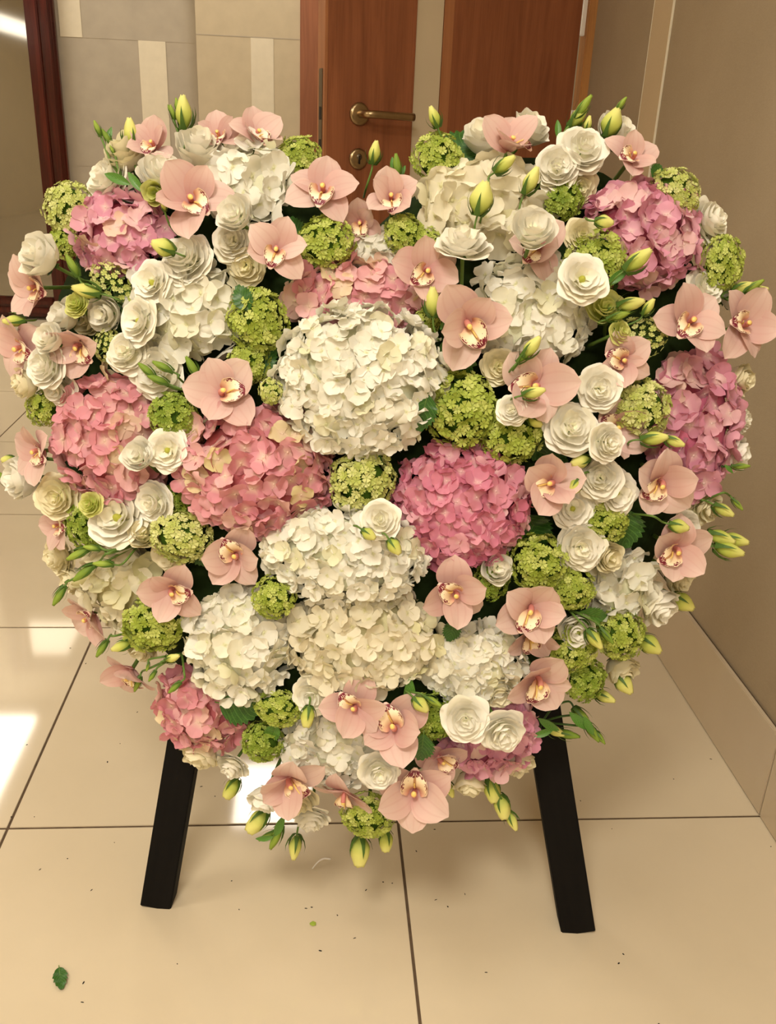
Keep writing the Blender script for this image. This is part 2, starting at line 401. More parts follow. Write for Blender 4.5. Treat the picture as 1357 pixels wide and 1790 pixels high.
# ------------------------------------------------------------------ flower materials
W0 = lin(246, 243, 232)
M['hyd_white'] = petal_mat('hyd_white', [(0, lin(238, 236, 222)), (.5, lin(246, 244, 234)), (.85, lin(243, 240, 222)), (1, lin(232, 230, 196))], lin(226, 226, 180), .16)
M['hyd_cream'] = petal_mat('hyd_cream', [(0, lin(232, 224, 198)), (.5, lin(242, 236, 214)), (.85, lin(236, 230, 204)), (1, lin(222, 218, 168))], lin(220, 216, 164), .18)
M['hyd_rose'] = petal_mat('hyd_rose', [(0, lin(216, 144, 156)), (.35, lin(224, 158, 168)), (.66, lin(230, 174, 180)), (.82, lin(236, 194, 190)), (.92, lin(234, 216, 180)), (1, lin(228, 218, 160))], lin(240, 216, 196), .42)
M['hyd_mauve'] = petal_mat('hyd_mauve', [(0, lin(210, 142, 166)), (.4, lin(220, 156, 178)), (.72, lin(228, 172, 188)), (.92, lin(238, 200, 204)), (1, lin(236, 214, 174))], lin(241, 214, 208), .38)
M['hyd_deep'] = petal_mat('hyd_deep', [(0, lin(206, 120, 146)), (.4, lin(216, 136, 160)), (.75, lin(224, 152, 172)), (.93, lin(234, 182, 192)), (1, lin(238, 200, 198))], lin(240, 204, 204), .32)
for k, c in (('white', lin(214, 214, 186)), ('cream', lin(204, 198, 158)), ('rose', lin(196, 112, 118)), ('mauve', lin(188, 104, 128)), ('deep', lin(178, 84, 108))):
    M['core_'+k] = principled('core_'+k, c, .8, .1, 0, 120, .15)
M['lis'] = petal_mat('lis', [(0, lin(248, 244, 230)), (.6, lin(251, 248, 238)), (1, lin(246, 241, 220))], lin(238, 236, 196), .3, .14)
M['lis_cream'] = petal_mat('lis_cream', [(0, lin(238, 230, 196)), (1, lin(244, 236, 206))], lin(230, 228, 164), .4, .14)
M['lis_green'] = petal_mat('lis_green', [(0, lin(214, 218, 130)), (1, lin(230, 230, 160))], lin(186, 202, 84), .6)
M['lis_eye'] = principled('lis_eye', lin(176, 178, 70), .6, .3, 0, 200, .25)
M['orchid'] = petal_mat('orchid', [(0, lin(218, 178, 172)), (.5, lin(226, 190, 182)), (1, lin(233, 204, 196))], lin(214, 154, 156), .32, .3, .14, tip=lin(235, 210, 200))
M['column'] = petal_mat('column', [(0, lin(214, 138, 130)), (1, lin(222, 152, 140))], lin(200, 110, 110), .3, .15)
M['anther'] = principled('anther', lin(238, 206, 120), .35, .5, 0, 300, .1)
M['vib'] = petal_mat('vib', [(0, lin(150, 168, 62)), (.5, lin(178, 192, 88)), (1, lin(204, 212, 122))], lin(136, 156, 46), .4, .2, rand='isl')
M['vib_pale'] = petal_mat('vib_pale', [(0, lin(184, 194, 100)), (.5, lin(204, 210, 128)), (1, lin(222, 224, 156))], lin(164, 178, 72), .4, .2, rand='isl')
M['vib_deep'] = petal_mat('vib_deep', [(0, lin(122, 146, 48)), (.5, lin(150, 170, 66)), (1, lin(178, 194, 96))], lin(112, 136, 38), .4, .2, rand='isl')
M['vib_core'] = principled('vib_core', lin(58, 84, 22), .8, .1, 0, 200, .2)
M['bud'] = petal_mat('bud', [(0, lin(196, 204, 96)), (1, lin(222, 222, 128))], lin(140, 166, 54), .55, .12, tip=lin(232, 228, 146))
M['bud_green'] = petal_mat('bud_green', [(0, lin(120, 148, 54)), (1, lin(152, 174, 70))], lin(90, 124, 40), .5, .1)
M['sepal'] = principled('sepal', lin(70, 100, 36), .55, .3, 0, 150, .2)
M['stem'] = principled('stem', lin(92, 122, 52), .5, .35, 0, 90, .15)
M['stem_dark'] = principled('stem_dark', lin(54, 84, 34), .5, .35, 0, 90, .15)
def leaf_mat(name, c1, c2, cv):
    m, nt, N, L, b = mat_new(name)
    uv = N.new('ShaderNodeUVMap'); sp = N.new('ShaderNodeSeparateXYZ'); L.new(uv.outputs['UV'], sp.inputs[0])
    ab = N.new('ShaderNodeMath'); ab.operation = 'ABSOLUTE'; L.new(sp.outputs['X'], ab.inputs[0])
    ma = N.new('ShaderNodeMath'); ma.operation = 'MULTIPLY_ADD'; ma.inputs[1].default_value = -.35; L.new(ab.outputs[0], ma.inputs[0]); L.new(sp.outputs['Y'], ma.inputs[2])
    mu = N.new('ShaderNodeMath'); mu.operation = 'MULTIPLY'; mu.inputs[1].default_value = 46; L.new(ma.outputs[0], mu.inputs[0])
    sn = N.new('ShaderNodeMath'); sn.operation = 'SINE'; L.new(mu.outputs[0], sn.inputs[0])
    mr = N.new('ShaderNodeMapRange'); mr.inputs[1].default_value = .8; mr.inputs[2].default_value = 1; L.new(sn.outputs[0], mr.inputs[0])
    n = N.new('ShaderNodeTexNoise'); n.inputs['Scale'].default_value = 40
    r = N.new('ShaderNodeValToRGB'); ramp(r, [(.35, c1), (.7, c2)]); L.new(n.outputs['Fac'], r.inputs['Fac'])
    mx = N.new('ShaderNodeMix'); mx.data_type = 'RGBA'; L.new(mr.outputs[0], mx.inputs[0]); L.new(r.outputs['Color'], mx.inputs[6]); mx.inputs[7].default_value = cv
    L.new(mx.outputs[2], b.inputs['Base Color']); b.inputs['Roughness'].default_value = .4; b.inputs['Specular IOR Level'].default_value = .4
    return m
M['leaf'] = leaf_mat('leaf', lin(34, 72, 22), lin(56, 100, 34), lin(76, 118, 48))
M['leaf_bright'] = leaf_mat('leaf_bright', lin(60, 104, 34), lin(86, 132, 50), lin(110, 150, 70))
M['foam'] = principled('foam', lin(30, 44, 18), .9, .1, 0, 60, .35, .6)
# orchid lip: cream throat, burgundy blotches along the margin, yellow ridge
m, nt, N, L, b = mat_new('lip')
uv = N.new('ShaderNodeUVMap'); sp = N.new('ShaderNodeSeparateXYZ'); L.new(uv.outputs['UV'], sp.inputs[0])
def mth(op, a, c=None, d=None):
    n = N.new('ShaderNodeMath'); n.operation = op
    for i, s in enumerate((a, c, d)):
        if s is None: continue
        if isinstance(s, (int, float)): n.inputs[i].default_value = s
        else: L.new(s, n.inputs[i])
    return n.outputs[0]
au = mth('ABSOLUTE', sp.outputs['X']); vv = sp.outputs['Y']
e1 = mth('MAXIMUM', au, mth('MULTIPLY_ADD', vv, 1.25, -.25))
vo = N.new('ShaderNodeTexVoronoi'); vo.inputs['Scale'].default_value = 1; vo.inputs['Randomness'].default_value = .9
cb = N.new('ShaderNodeCombineXYZ'); L.new(mth('MULTIPLY', sp.outputs['X'], 7), cb.inputs[0]); L.new(mth('MULTIPLY', vv, 10), cb.inputs[1]); L.new(cb.outputs[0], vo.inputs['Vector'])
spot = mth('SUBTRACT', mth('MULTIPLY', mth('SUBTRACT', e1, .44), 1.8), vo.outputs['Distance'])
mr = N.new('ShaderNodeMapRange'); mr.inputs[1].default_value = -.02; mr.inputs[2].default_value = .06; L.new(spot, mr.inputs[0])
low = N.new('ShaderNodeMapRange'); low.inputs[1].default_value = .25; low.inputs[2].default_value = .4; L.new(vv, low.inputs[0])
rim = N.new('ShaderNodeMapRange'); rim.inputs[1].default_value = .90; rim.inputs[2].default_value = .94; rim.inputs[3].default_value = 1; rim.inputs[4].default_value = 0; L.new(e1, rim.inputs[0])
fac = mth('MULTIPLY', mth('MULTIPLY', mr.outputs[0], low.outputs[0]), rim.outputs[0])
base = N.new('ShaderNodeValToRGB'); ramp(base, [(0, lin(214, 148, 130)), (.3, lin(240, 214, 176)), (.7, lin(246, 230, 200)), (1, lin(240, 206, 194))]); L.new(vv, base.inputs['Fac'])
ln = N.new('ShaderNodeMapRange'); ln.inputs[1].default_value = .05; ln.inputs[2].default_value = .1; ln.inputs[3].default_value = .85; ln.inputs[4].default_value = 0; L.new(au, ln.inputs[0])
mxa = N.new('ShaderNodeMix'); mxa.data_type = 'RGBA'; L.new(mth('MULTIPLY', ln.outputs[0], mth('LESS_THAN', vv, .8)), mxa.inputs[0]); L.new(base.outputs['Color'], mxa.inputs[6]); mxa.inputs[7].default_value = lin(170, 110, 50)
mxb = N.new('ShaderNodeMix'); mxb.data_type = 'RGBA'; L.new(fac, mxb.inputs[0]); L.new(mxa.outputs[2], mxb.inputs[6]); mxb.inputs[7].default_value = lin(112, 14, 40)
L.new(mxb.outputs[2], b.inputs['Base Color']); b.inputs['Roughness'].default_value = .5
M['lip'] = m

# ------------------------------------------------------------------ petal meshes
def grid_faces(nu, nv, off=0):
    return [(off+i*(nv+1)+j, off+i*(nv+1)+j+1, off+(i+1)*(nv+1)+j+1, off+(i+1)*(nv+1)+j) for i in range(nu) for j in range(nv)]
def floret_mesh(name, mat, seed, cup=.25, npet=4, ns=5, ntt=4, wid=.56, ripple=.05):
    """unit floret: petals of length 1 in the local xy plane, facing +z"""
    rr = random.Random(seed); V, F, U = [], [], []
    for p in range(npet):
        a0 = 2*math.pi*p/npet+rr.uniform(-.12, .12); Lp = rr.uniform(.9, 1.06); wd = wid*rr.uniform(.92, 1.1)
        cu = cup+rr.uniform(-.22, .24); lat = rr.uniform(-.1, .5); tw = rr.uniform(-.2, .2); zo = (p % 2)*.035; ph = rr.uniform(0, 6.28)
        off = len(V)
        for i in range(ns+1):
            s = i/ns; wdt = wd*max(.12+.2*(1-s), math.sqrt(max(0, 1-((s-.60)/.47)**2)))
            if i == ns: wdt *= .95
            for j in range(ntt+1):
                t = j/ntt*2-1
                x = s*Lp*(1-.13*t*t*s*s)+.02; y = t*wdt
                z = zo+cu*s*s+lat*t*t*s*wd-.16*max(0, s-.6)**2*4*rr.uniform(.5, 1)+ripple*math.sin(3*t+ph+s*3)*s+tw*t*s*.4
                V.append((x*math.cos(a0)-y*math.sin(a0), x*math.sin(a0)+y*math.cos(a0), z)); U.append((t*.5+.5, s))
        F += grid_faces(ns, ntt, off)
    # raised eye in the middle
    off = len(V); k = 6
    for i in range(k): V.append((.09*math.cos(i*6.283/k), .09*math.sin(i*6.283/k), .05)); U.append((.5, 0))
    V.append((0, 0, .13)); U.append((.5, 0))
    for i in range(k): F.append((off+i, off+(i+1) % k, off+k))
    return new_mesh(name, V, F, mat, U)
FL = {}
for k in ('white', 'cream', 'rose', 'mauve', 'deep'):
    FL[k] = [floret_mesh('floret_'+k, M['hyd_'+k], 10*i+3, (.15, .35, .05, .5, .25, -.08)[i]) for i in range(6)]
def sphere_data(nu, nv, zmin=-1):
    V, F = [(0, 0, 1)], []
    for i in range(1, nu+1):
        th = math.acos(1-(1-zmin)*i/nu*1.0) if i < nu or zmin > -1 else math.pi
        for j in range(nv):
            a = 2*math.pi*j/nv; V.append((math.sin(th)*math.cos(a), math.sin(th)*math.sin(a), math.cos(th)))
    for j in range(nv): F.append((0, 1+j, 1+(j+1) % nv))
    for i in range(nu-1):
        for j in range(nv): F.append((1+i*nv+j, 1+(i+1)*nv+j, 1+(i+1)*nv+(j+1) % nv, 1+i*nv+(j+1) % nv))
    F.append(tuple(1+(nu-1)*nv+j for j in reversed(range(nv))))
    return V, F
CORE = {}
sv, sf = sphere_data(8, 18, -.55)
for k in ('white', 'cream', 'rose', 'mauve', 'deep'): CORE[k] = new_mesh('core_'+k, sv, sf, M['core_'+k])
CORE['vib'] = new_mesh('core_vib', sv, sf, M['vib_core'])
HYDS = []
def hyd_height(px, py):
    h = 0
    for cx, cy, rx, ry, c, l in HYDS:
        q = ((px-cx)/rx)**2+((py-cy)/ry)**2
        if q < 1: h = max(h, l+c*math.sqrt(1-q))
    return h
def stem_part(parent, length, r, mat='stem', bend=0):
    V, F = tube([(0, 0, 0), (bend*.3, bend*.2, -length*.5), (bend, bend*.5, -length)], r, r, 6, 3)
    return obj('stem', new_mesh('stem', V, F, M[mat]), parent)
STEMS = {}
def stem_shared(parent, length, r, mat='stem'):
    k = (round(length, 2), round(r, 4), mat)
    if k not in STEMS:
        V, F = tube([(0, 0, 0), (0, .002, -length*.5), (0, .004, -length)], r, r, 6, 3); STEMS[k] = new_mesh('stem', V, F, M[mat])
    return obj('stem', STEMS[k], parent)
def hydrangea(px, py, rx, ry, kind, fpx, lift, label, depth=.62, loose=0):
    P, n = place(px, py, lift); s = px_size(P)
    a, b_ = rx*s*.93, ry*s*.93; c = min(a, b_)*depth
    HYDS.append((px, py, rx, ry, c, lift))
    n2 = (n*.55+EN*.45).normalized()
    e = thing('hydrangea', label, 'hydrangea', 'hydrangea heads in the floral heart', frame_at(P, n2))
    rr = random.Random(int(px*7+py))
    obj('core', CORE[kind], e, Matrix.Diagonal((a*.78, b_*.78, c*.76, 1)))
    f = fpx*s*.47
    area = 2*math.pi*((a*b_)**.8+2*((a+b_)/2*c)**.8)/3*1.0
    area = 2*math.pi*(((a*b_)**1.6+(a*c)**1.6+(b_*c)**1.6)/3)**(1/1.6)*1.2
    Nf = int(area/(f*f*2.2)*1.95*(1-loose*.25)); Nf = max(26, min(280, Nf))
    g = math.pi*(3-5**.5); zmin = -.22
    for i in range(Nf):
        z = 1-(1-zmin)*(i+.5)/Nf; rad = math.sqrt(max(0, 1-z*z)); th = i*g+rr.uniform(-.12, .12)
        d = Vector((rad*math.cos(th), rad*math.sin(th), z))
        k = 1+rr.uniform(-.12, .06)-loose*rr.uniform(0, .12)
        p = Vector((d.x*a, d.y*b_, d.z*c))*k*.95
        nn = Vector((d.x/a, d.y/b_, d.z/c)).normalized()
        nn = (nn+Vector((rr.gauss(0, 1), rr.gauss(0, 1), rr.gauss(0, 1)))*(.36+loose*.18)).normalized()
        if nn.z < -.25: nn.z = -.25; nn.normalize()
        q = nn.to_track_quat('Z', 'Y')
        sc = f*rr.uniform(.84, 1.14)
        m4 = Matrix.LocRotScale(p, q @ Quaternion((0, 0, 1), rr.uniform(0, 6.28)), Vector((sc, sc, sc)))
        obj('floret', rr.choice(FL[kind]), e, m4)
    stem_shared(e, .05, .004, 'stem')
    return e

# viburnum: ball of tiny five-petalled florets
def vib_mesh(name, mat, seed, Nf=190, fs=.16):
    rr = random.Random(seed); V, F, U = [], [], []; g = math.pi*(3-5**.5)
    for i in range(Nf):
        z = 1-1.45*(i+.5)/Nf; rad = math.sqrt(max(0, 1-z*z)); th = i*g+rr.uniform(-.1, .1)
        d = Vector((rad*math.cos(th), rad*math.sin(th), z)); lump = .17*noise.noise(d*2.3+Vector((seed*2.7, 0, 0)))
        if noise.noise(d*3.4+Vector((0, seed*3.1, 0))) < -.34: continue
        p = d*(.93+lump+rr.uniform(-.05, .05))
        nn = (d+Vector((rr.gauss(0, 1), rr.gauss(0, 1), rr.gauss(0, 1)))*.24).normalized()
        q = nn.to_track_quat('Z', 'Y') @ Quaternion((0, 0, 1), rr.uniform(0, 6.28)); sc = fs*rr.uniform(.8, 1.15)
        off = len(V); V.append(p); U.append((.5, 0))
        for k in range(5):
            a = 2*math.pi*k/5
            for (da, r_, zz) in ((-.56, .60, .06), (-.42, 1.0, .25), (.42, 1.0, .25), (.56, .60, .06)):
                V.append(p+q @ Vector((math.cos(a+da)*r_*sc, math.sin(a+da)*r_*sc, zz*sc))); U.append((.5, r_))
            o = off+1+4*k; F.append((off, o, o+3)); F.append((o, o+1, o+2, o+3))
    return new_mesh(name, V, F, mat, U, smooth=False)
VIB = {k: [vib_mesh('viburnum_florets', M[k], i+{'vib': 0, 'vib_pale': 7, 'vib_deep': 13}[k]) for i in range(4)] for k in ('vib', 'vib_pale', 'vib_deep')}
VIBL = [vib_mesh('viburnum_florets', M['vib_pale'], 40+i, 80, .16) for i in range(2)]
# spreading stalks seen inside a loose ball
def vib_stalks():
    rr = random.Random(3); V, F = [], []
    for i in range(26):
        z = rr.uniform(.1, 1); rad = math.sqrt(1-z*z); a = i*2.4
        d = Vector((rad*math.cos(a), rad*math.sin(a), z))
        v, f = tube([Vector((0, 0, -.6)), Vector((d.x*.3, d.y*.3, d.z*.2-.1)), d*.9], .035, .02, 4, 2)
        o = len(V); V += v; F += [tuple(o+k for k in ff) for ff in f]
    return new_mesh('viburnum_stalks', V, F, M['stem'])
STK = vib_stalks()
def viburnum(px, py, rx, ry, kind, label, dz=0, loose=False, rot=None):
    P, n = place(px, py, hyd_height(px, py)*.8+.012+dz); s = px_size(P)
    e = thing('viburnum', label, 'viburnum', 'green viburnum clusters in the floral heart', frame_at(P, (n+EN).normalized()))
    rr = random.Random(int(px*3+py*5))
    S = Matrix.Diagonal((rx*s*1.08, ry*s*1.08, min(rx, ry)*s*.85, 1)) @ Matrix.Rotation(rr.uniform(0, 6.28), 4, 'Z')
    if loose:
        obj('stalks', STK, e, S)['kind'] = 'stuff'
        obj('floret_cluster', rr.choice(VIBL), e, S)['kind'] = 'stuff'
    else:
        obj('core', CORE['vib'], e, S @ Matrix.Scale(.72, 4))
        obj('floret_cluster', rr.choice(VIB[kind]), e, S)['kind'] = 'stuff'
    stem_shared(e, .04, .0025)
    return e

# lisianthus: rings of ruffled petals, each petal its own mesh; unit bloom has rim radius 1
def lis_petal(name, mat, seed, r_rim, z_rim, half, flare, ruffle, ns=8, nt=14, rbase=.07, belly=.5, z0=0):
    rr = random.Random(seed); V, U = [], []
    p1, p2, p3 = rr.uniform(0, 6.28), rr.uniform(0, 6.28), rr.uniform(0, 6.28); top = rr.uniform(-.05, .05)
    for i in range(ns+1):
        s = i/ns
        for j in range(nt+1):
            t = j/nt*2-1
            smax = 1-.22*abs(t)**3+.03*math.sin(4*t+p1)+.012*math.sin(11*t+p2)+top; ss = s*smax
            rad = rbase+(r_rim-rbase)*(ss**belly)+flare*max(0, ss-.7)**2*3
            zz = z0+(z_rim-z0)*(ss**1.25)-flare*max(0, ss-.72)**2*3.2
            ru = ruffle*ss**3*(math.sin(4.2*t+p2)*.7+math.sin(8*t+p3)*.4)
            rad += ru; zz += ruffle*.6*ss**3*math.sin(5*t+p1)
            a = half*t*(.45+.55*min(1, ss*1.6))*(1 if abs(t) < .9 else 1)
            V.append((rad*math.cos(a), rad*math.sin(a), zz)); U.append((t*.5+.5, ss))
    return new_mesh(name, V, grid_faces(ns, nt), mat, U)
LT = {   # type: list of (rim radius, rim height, n petals, half angle, flare, ruffle, base height)
 'full': [(1.0, .26, 5, .86, .26, .06, 0), (.92, .44, 5, .84, .16, .06, 0), (.79, .60, 4, 1.02, .06, .055, .08), (.64, .73, 4, 1.0, -.02, .05, .2), (.49, .82, 4, .98, -.08, .045, .36), (.34, .88, 3, 1.25, -.10, .04, .5), (.20, .90, 3, 1.2, -.08, .03, .6)],
 'open': [(1.0, .26, 5, .86, .32, .06, 0), (.90, .42, 5, .84, .24, .06, 0), (.74, .56, 5, .86, .14, .055, .05), (.56, .64, 4, 1.0, .06, .05, .14), (.38, .66, 4, 1.0, .02, .04, .22)],
 'cup':  [(.92, .90, 4, 1.08, .16, .06, 0), (.82, 1.06, 4, 1.06, .04, .055, 0), (.66, 1.18, 4, 1.08, -.04, .05, .3), (.48, 1.25, 3, 1.3, -.10, .045, .6), (.29, 1.28, 3, 1.3, -.10, .035, .8)],
 'bud':  [(.74, 1.1, 3, 1.4, .0, .04, 0), (.56, 1.28, 3, 1.4, .0, .04, .1), (.34, 1.34, 2, 1.8, .0, .03, .3)],
}
LP = {}
for ty, rows in LT.items():
    for mk in ('lis', 'lis_cream', 'lis_green'):
        LP[ty, mk] = [[lis_petal('petal', M[mk], 100*k+7*q+len(ty), rr_, zz_, half, flr, ruf, belly=(.5 if ty in ('full', 'open') else .42), z0=z0_) for q in range(3)] for k, (rr_, zz_, n_, half, flr, ruf, z0_) in enumerate(rows)]
ev, ef = sphere_data(5, 10, -.2)
EYE = new_mesh('lis_eye', ev, ef, M['lis_eye'])
def calyx_mesh(name, mat, n=5, L_=1.0, spread=.5, w_=.13):
    """pointed sepals joined on one ring"""
    V, F, U = [], [], []
    ring = []
    for k in range(n*2):
        a = math.pi*k/n; V.append((.16*math.cos(a), .16*math.sin(a), -.05)); U.append((0, 0))
    for k in range(n):
        a = 2*math.pi*k/n
        for (s, ww) in ((.35, 1.2), (.7, .7)):
            for t in (-1, 1):
                r_ = .16+spread*math.sin(s*2.2)*.5; V.append((r_*math.cos(a+t*w_*ww/r_), r_*math.sin(a+t*w_*ww/r_), s*L_-.05)); U.append((0, s))
        r_ = .16+spread*.5*math.sin(2.2)*1.1; V.append((r_*math.cos(a), r_*math.sin(a), L_)); U.append((0, 1))
        o = n*2+5*k
        b0, b1 = (2*k-1) % (2*n), (2*k+1) % (2*n)
        F += [(b0, 2*k, o), (2*k, o+1, o), (2*k, b1, o+1), (o, o+1, o+3, o+2), (o+2, o+3, o+4)]
    return new_mesh(name, V, F, mat, U)
CALYX = calyx_mesh('calyx', M['sepal'], 5, .9, 1.0)
BCALYX = calyx_mesh('bud_calyx', M['sepal'], 5, .66, .37, .045)
def lisianthus(px, py, r, ty, tilt, label, mk='lis', dz=0, roll=None, name='lisianthus'):
    P, n = place(px, py, hyd_height(px, py)*.85+.016+dz); s = px_size(P)
    rr = random.Random(int(px*11+py*3))
    base = frame_at(P, (n*.6+EN*.55).normalized(), tilt, rr.uniform(0, 6.28))
    sc = r*s*1.14
    rows = LT[ty]
    zc = .4 if ty in ('full', 'open') else .55
    e = thing(name, label, 'lisianthus', 'white lisianthus blooms in the floral heart', base)
    for k, row in enumerate(rows):
        a0 = rr.uniform(0, 6.28); npt = row[2]
        for q in range(npt):
            a = a0+2*math.pi*q/npt+rr.uniform(-.12, .12)
            m4 = Matrix.Translation((0, 0, -zc*sc)) @ Matrix.Rotation(a, 4, 'Z') @ Matrix.Rotation(rr.uniform(-.10, .10), 4, 'Y') @ Matrix.Rotation(rr.uniform(-.06, .06), 4, 'X') @ Matrix.Scale(sc*rr.uniform(.95, 1.06), 4)
            obj('petal', rr.choice(LP[ty, mk][k]), e, m4)
    if ty == 'open':
        obj('flower_eye', EYE, e, Matrix.Translation((0, 0, -zc*sc+.1*sc)) @ Matrix.Diagonal((.15*sc, .15*sc, (.34 if ty == 'open' else .2)*sc, 1)))
    obj('calyx', CALYX, e, Matrix.Translation((0, 0, -zc*sc-.06*sc)) @ Matrix.Diagonal((sc*.8, sc*.8, sc*.16, 1)))
    st = stem_shared(e, .05, .0022); st.matrix_local = Matrix.Translation((0, 0, -zc*sc))
    return e

# orchid: unit length petals; -y is the lip side, +z faces out
def blade(name, mat, seed, L_, wid, cup, curl, ns=10, nt=8, base_w=.3, back=0.0):
    rr = random.Random(seed); V, U = [], []; p1 = rr.uniform(0, 6.28)
    for i in range(ns+1):
        s = i/ns
        wd = wid*max(base_w*(1-s*.3), (math.sin(math.pi*min(1, .04+.9*s**.95))**.7))*(1 if i < ns else .42)
        for j in range(nt+1):
            t = j/nt*2-1
            x = L_*s*(1-.03*t*t); y = t*wd
            z = back*s+cup*.5*math.sin(s*math.pi*.8)+curl*s*s*.5+.55*wd*t*t*(1-.6*s)*(.5 if cup < 0 else 1)*.45+.012*math.sin(4*t+p1+5*s)*s-.03*math.exp(-(t*6)**2)*s*(1-s)*2
            V.append((x, y, z)); U.append((t*.5+.5, s))
    return new_mesh(name, V, grid_faces(ns, nt), mat, U)
OSEP = [blade('sepal', M['orchid'], i, 1.0, w_, c, k, base_w=.3) for i, (c, k, w_) in enumerate(((.22, -.05, .40), (.14, .30, .43), (.30, -.35, .39), (.34, .4, .42)))]
OPET = [blade('petal', M['orchid'], 20+i, .98, w_, c, k, base_w=.28) for i, (c, k, w_) in enumerate(((.2, .1, .38), (.3, -.25, .41), (.12, .45, .37), (.32, .5, .40)))]
def lip_mesh():
    V, U = [], []; ns, nt = 14, 14
    for i in range(ns+1):
        s = i/ns
        cy = -.02-.30*s-.22*s*s; cz = .06+.52*s-.34*s*s*s        # comes forward, then turns down
        wd = .10+.20*math.sin(math.pi*min(1, s*.95+.08))**.9
        if s > .82: wd *= math.sqrt(max(.02, 1-((s-.82)/.19)**2))
        for j in range(nt+1):
            t = j/nt*2-1
            side = max(0, 1-s*1.25)                               # side lobes stand up round the column
            x = wd*math.sin(t*1.25)/math.sin(1.25)*(1-.25*side*abs(t)); up = (1-math.cos(t*1.5))*wd*(.35+.75*side)
            ru = .025*math.sin(t*11+s*7)*max(0, s-.35)*abs(t)+.02*math.sin(s*24)*abs(t)**3
            V.append((x, cy+up*.55, cz+up*.8*(.4+.6*side)+ru)); U.append((t, s))
    return new_mesh('lip', V, grid_faces(ns, nt), M['lip'], U)
LIP = lip_mesh()
v_, f_ = tube([(0, .03, 0), (0, .05, .14), (0, .03, .27), (0, -.03, .37)], .06, .075, 10, 5)
COLM = new_mesh('column', v_, f_, M['column'], [(.5, min(1, max(0, p.z/.37))) for p in v_])
sv2, sf2 = sphere_data(6, 10)
ANT = new_mesh('anther_cap', sv2, sf2, M['anther'])
v_, f_ = tube([(0, -.08, .17), (0, -.17, .30), (0, -.28, .40)], .022, .012, 6, 4)
RIDGE = new_mesh('callus_ridge', v_, f_, M['anther'])
def orchid(px, py, r, lipdeg, tilt, label, dz=0, cup=0, spread=0):
    """lipdeg: image direction the lip points to, 0 = right, 90 = down"""
    P, n = place(px, py, hyd_height(px, py)*.85+.020+dz); s = px_size(P); sc = r*s*1.0
    rr = random.Random(int(px*5+py*13))
    cup += .10; tilt = (tilt[0]+rr.uniform(-.22, .22), tilt[1]+rr.uniform(-.22, .22))
    roll = R(-lipdeg)+math.pi/2
    e = thing('orchid', label, 'orchid', 'pink cymbidium orchids in the floral heart', frame_at(P, (n*.6+EN*.5).normalized(), tilt, roll))
    def part(name, me, deg, lift_, extra=0):
        a = R(deg)+rr.uniform(-.16, .16); k = sc*rr.uniform(.9, 1.12)
        return obj(name, me, e, Matrix.Rotation(a, 4, 'Z') @ Matrix.Rotation(-(lift_+cup+rr.uniform(-.22, .22)), 4, 'Y') @ Matrix.Rotation(rr.uniform(-.3, .3), 4, 'X') @ Matrix.Diagonal((k, k*rr.uniform(1.0, 1.14), k, 1)))
    part('sepal', rr.choice(OSEP), 90, .12)
    part('sepal', rr.choice(OSEP), -38-spread, .02)
    part('sepal', rr.choice(OSEP), 218+spread, .02)
    part('petal', rr.choice(OPET), 22, .22)
    part('petal', rr.choice(OPET), 158, .22)
    lp = obj('lip', LIP, e, Matrix.Translation((0, -.02*sc, 0)) @ Matrix.Scale(sc*1.15, 4)); lp['label'] = 'cream lip with burgundy speckled margin'
    obj('callus_ridge', RIDGE, lp)
    c = obj('column', COLM, e, Matrix.Scale(sc, 4))
    a = obj('anther_cap', ANT, c, Matrix.Translation((0, -.055, .40)) @ Matrix.Diagonal((.062, .07, .05, 1)))
    stem_shared(e, .05, .0025)
    return e

# buds
def bud_mesh(name, mat, L_=1.0, rad=.27, seed=0, openness=0):
    V, F, U = [], [], []; ns, n = 12, 15
    for i in range(ns+1):
        s = i/ns
        pr = [(0, .28), (.12, .62), (.3, .95), (.45, 1.0), (.65, .86), (.82, .62), (.94, .40), (1, .30)]
        for (s0, r0), (s1, r1) in zip(pr, pr[1:]):
            if s0 <= s <= s1: base = r0+(r1-r0)*(s-s0)/(s1-s0)
        base += openness*max(0, s-.5)*1.1
        for k in range(n):
            a = 2*math.pi*k/n
            saw = ((k/n*5) % 1); rr_ = rad*base*(1+.16*(saw-.5)*min(1, s*1.5))
            aa = a+s*1.5; V.append((rr_*math.cos(aa), rr_*math.sin(aa), s*L_+(.03*math.sin(5*a) if i == ns else 0))); U.append((k/n, s))
    for i in range(ns):
        for k in range(n): F.append((i*n+k, i*n+(k+1) % n, (i+1)*n+(k+1) % n, (i+1)*n+k))
    V.append((0, 0, L_*.93)); U.append((.5, 1)); F += [(ns*n+k, ns*n+(k+1) % n, len(V)-1) for k in range(n)]
    V.append((0, 0, -.02)); U.append((.5, 0)); F += [((k+1) % n, k, len(V)-1) for k in range(n)]
    return new_mesh(name, V, F, mat, U)
BUD = {'y': bud_mesh('bud', M['bud']), 'o': bud_mesh('bud', M['bud'], 1, .34, 0, .5), 'g': bud_mesh('bud', M['bud_green'], 1, .19), 'f': bud_mesh('bud', M['bud'], 1, .38)}
def leaflet_mesh(mat):
    V, U = [], []
    for i in range(9):
        s = i/8; wd = .17*math.sin(math.pi*min(1, s*.97+.02))**.8
        for t in (-1, -.5, 0, .5, 1): V.append((t*wd, .10*abs(t)*wd*4-.25*s*s, s)); U.append((t, s))
    return new_mesh('leaflet', V, grid_faces(8, 4), mat, U)
LEAFLET = leaflet_mesh(M['leaf_bright'])
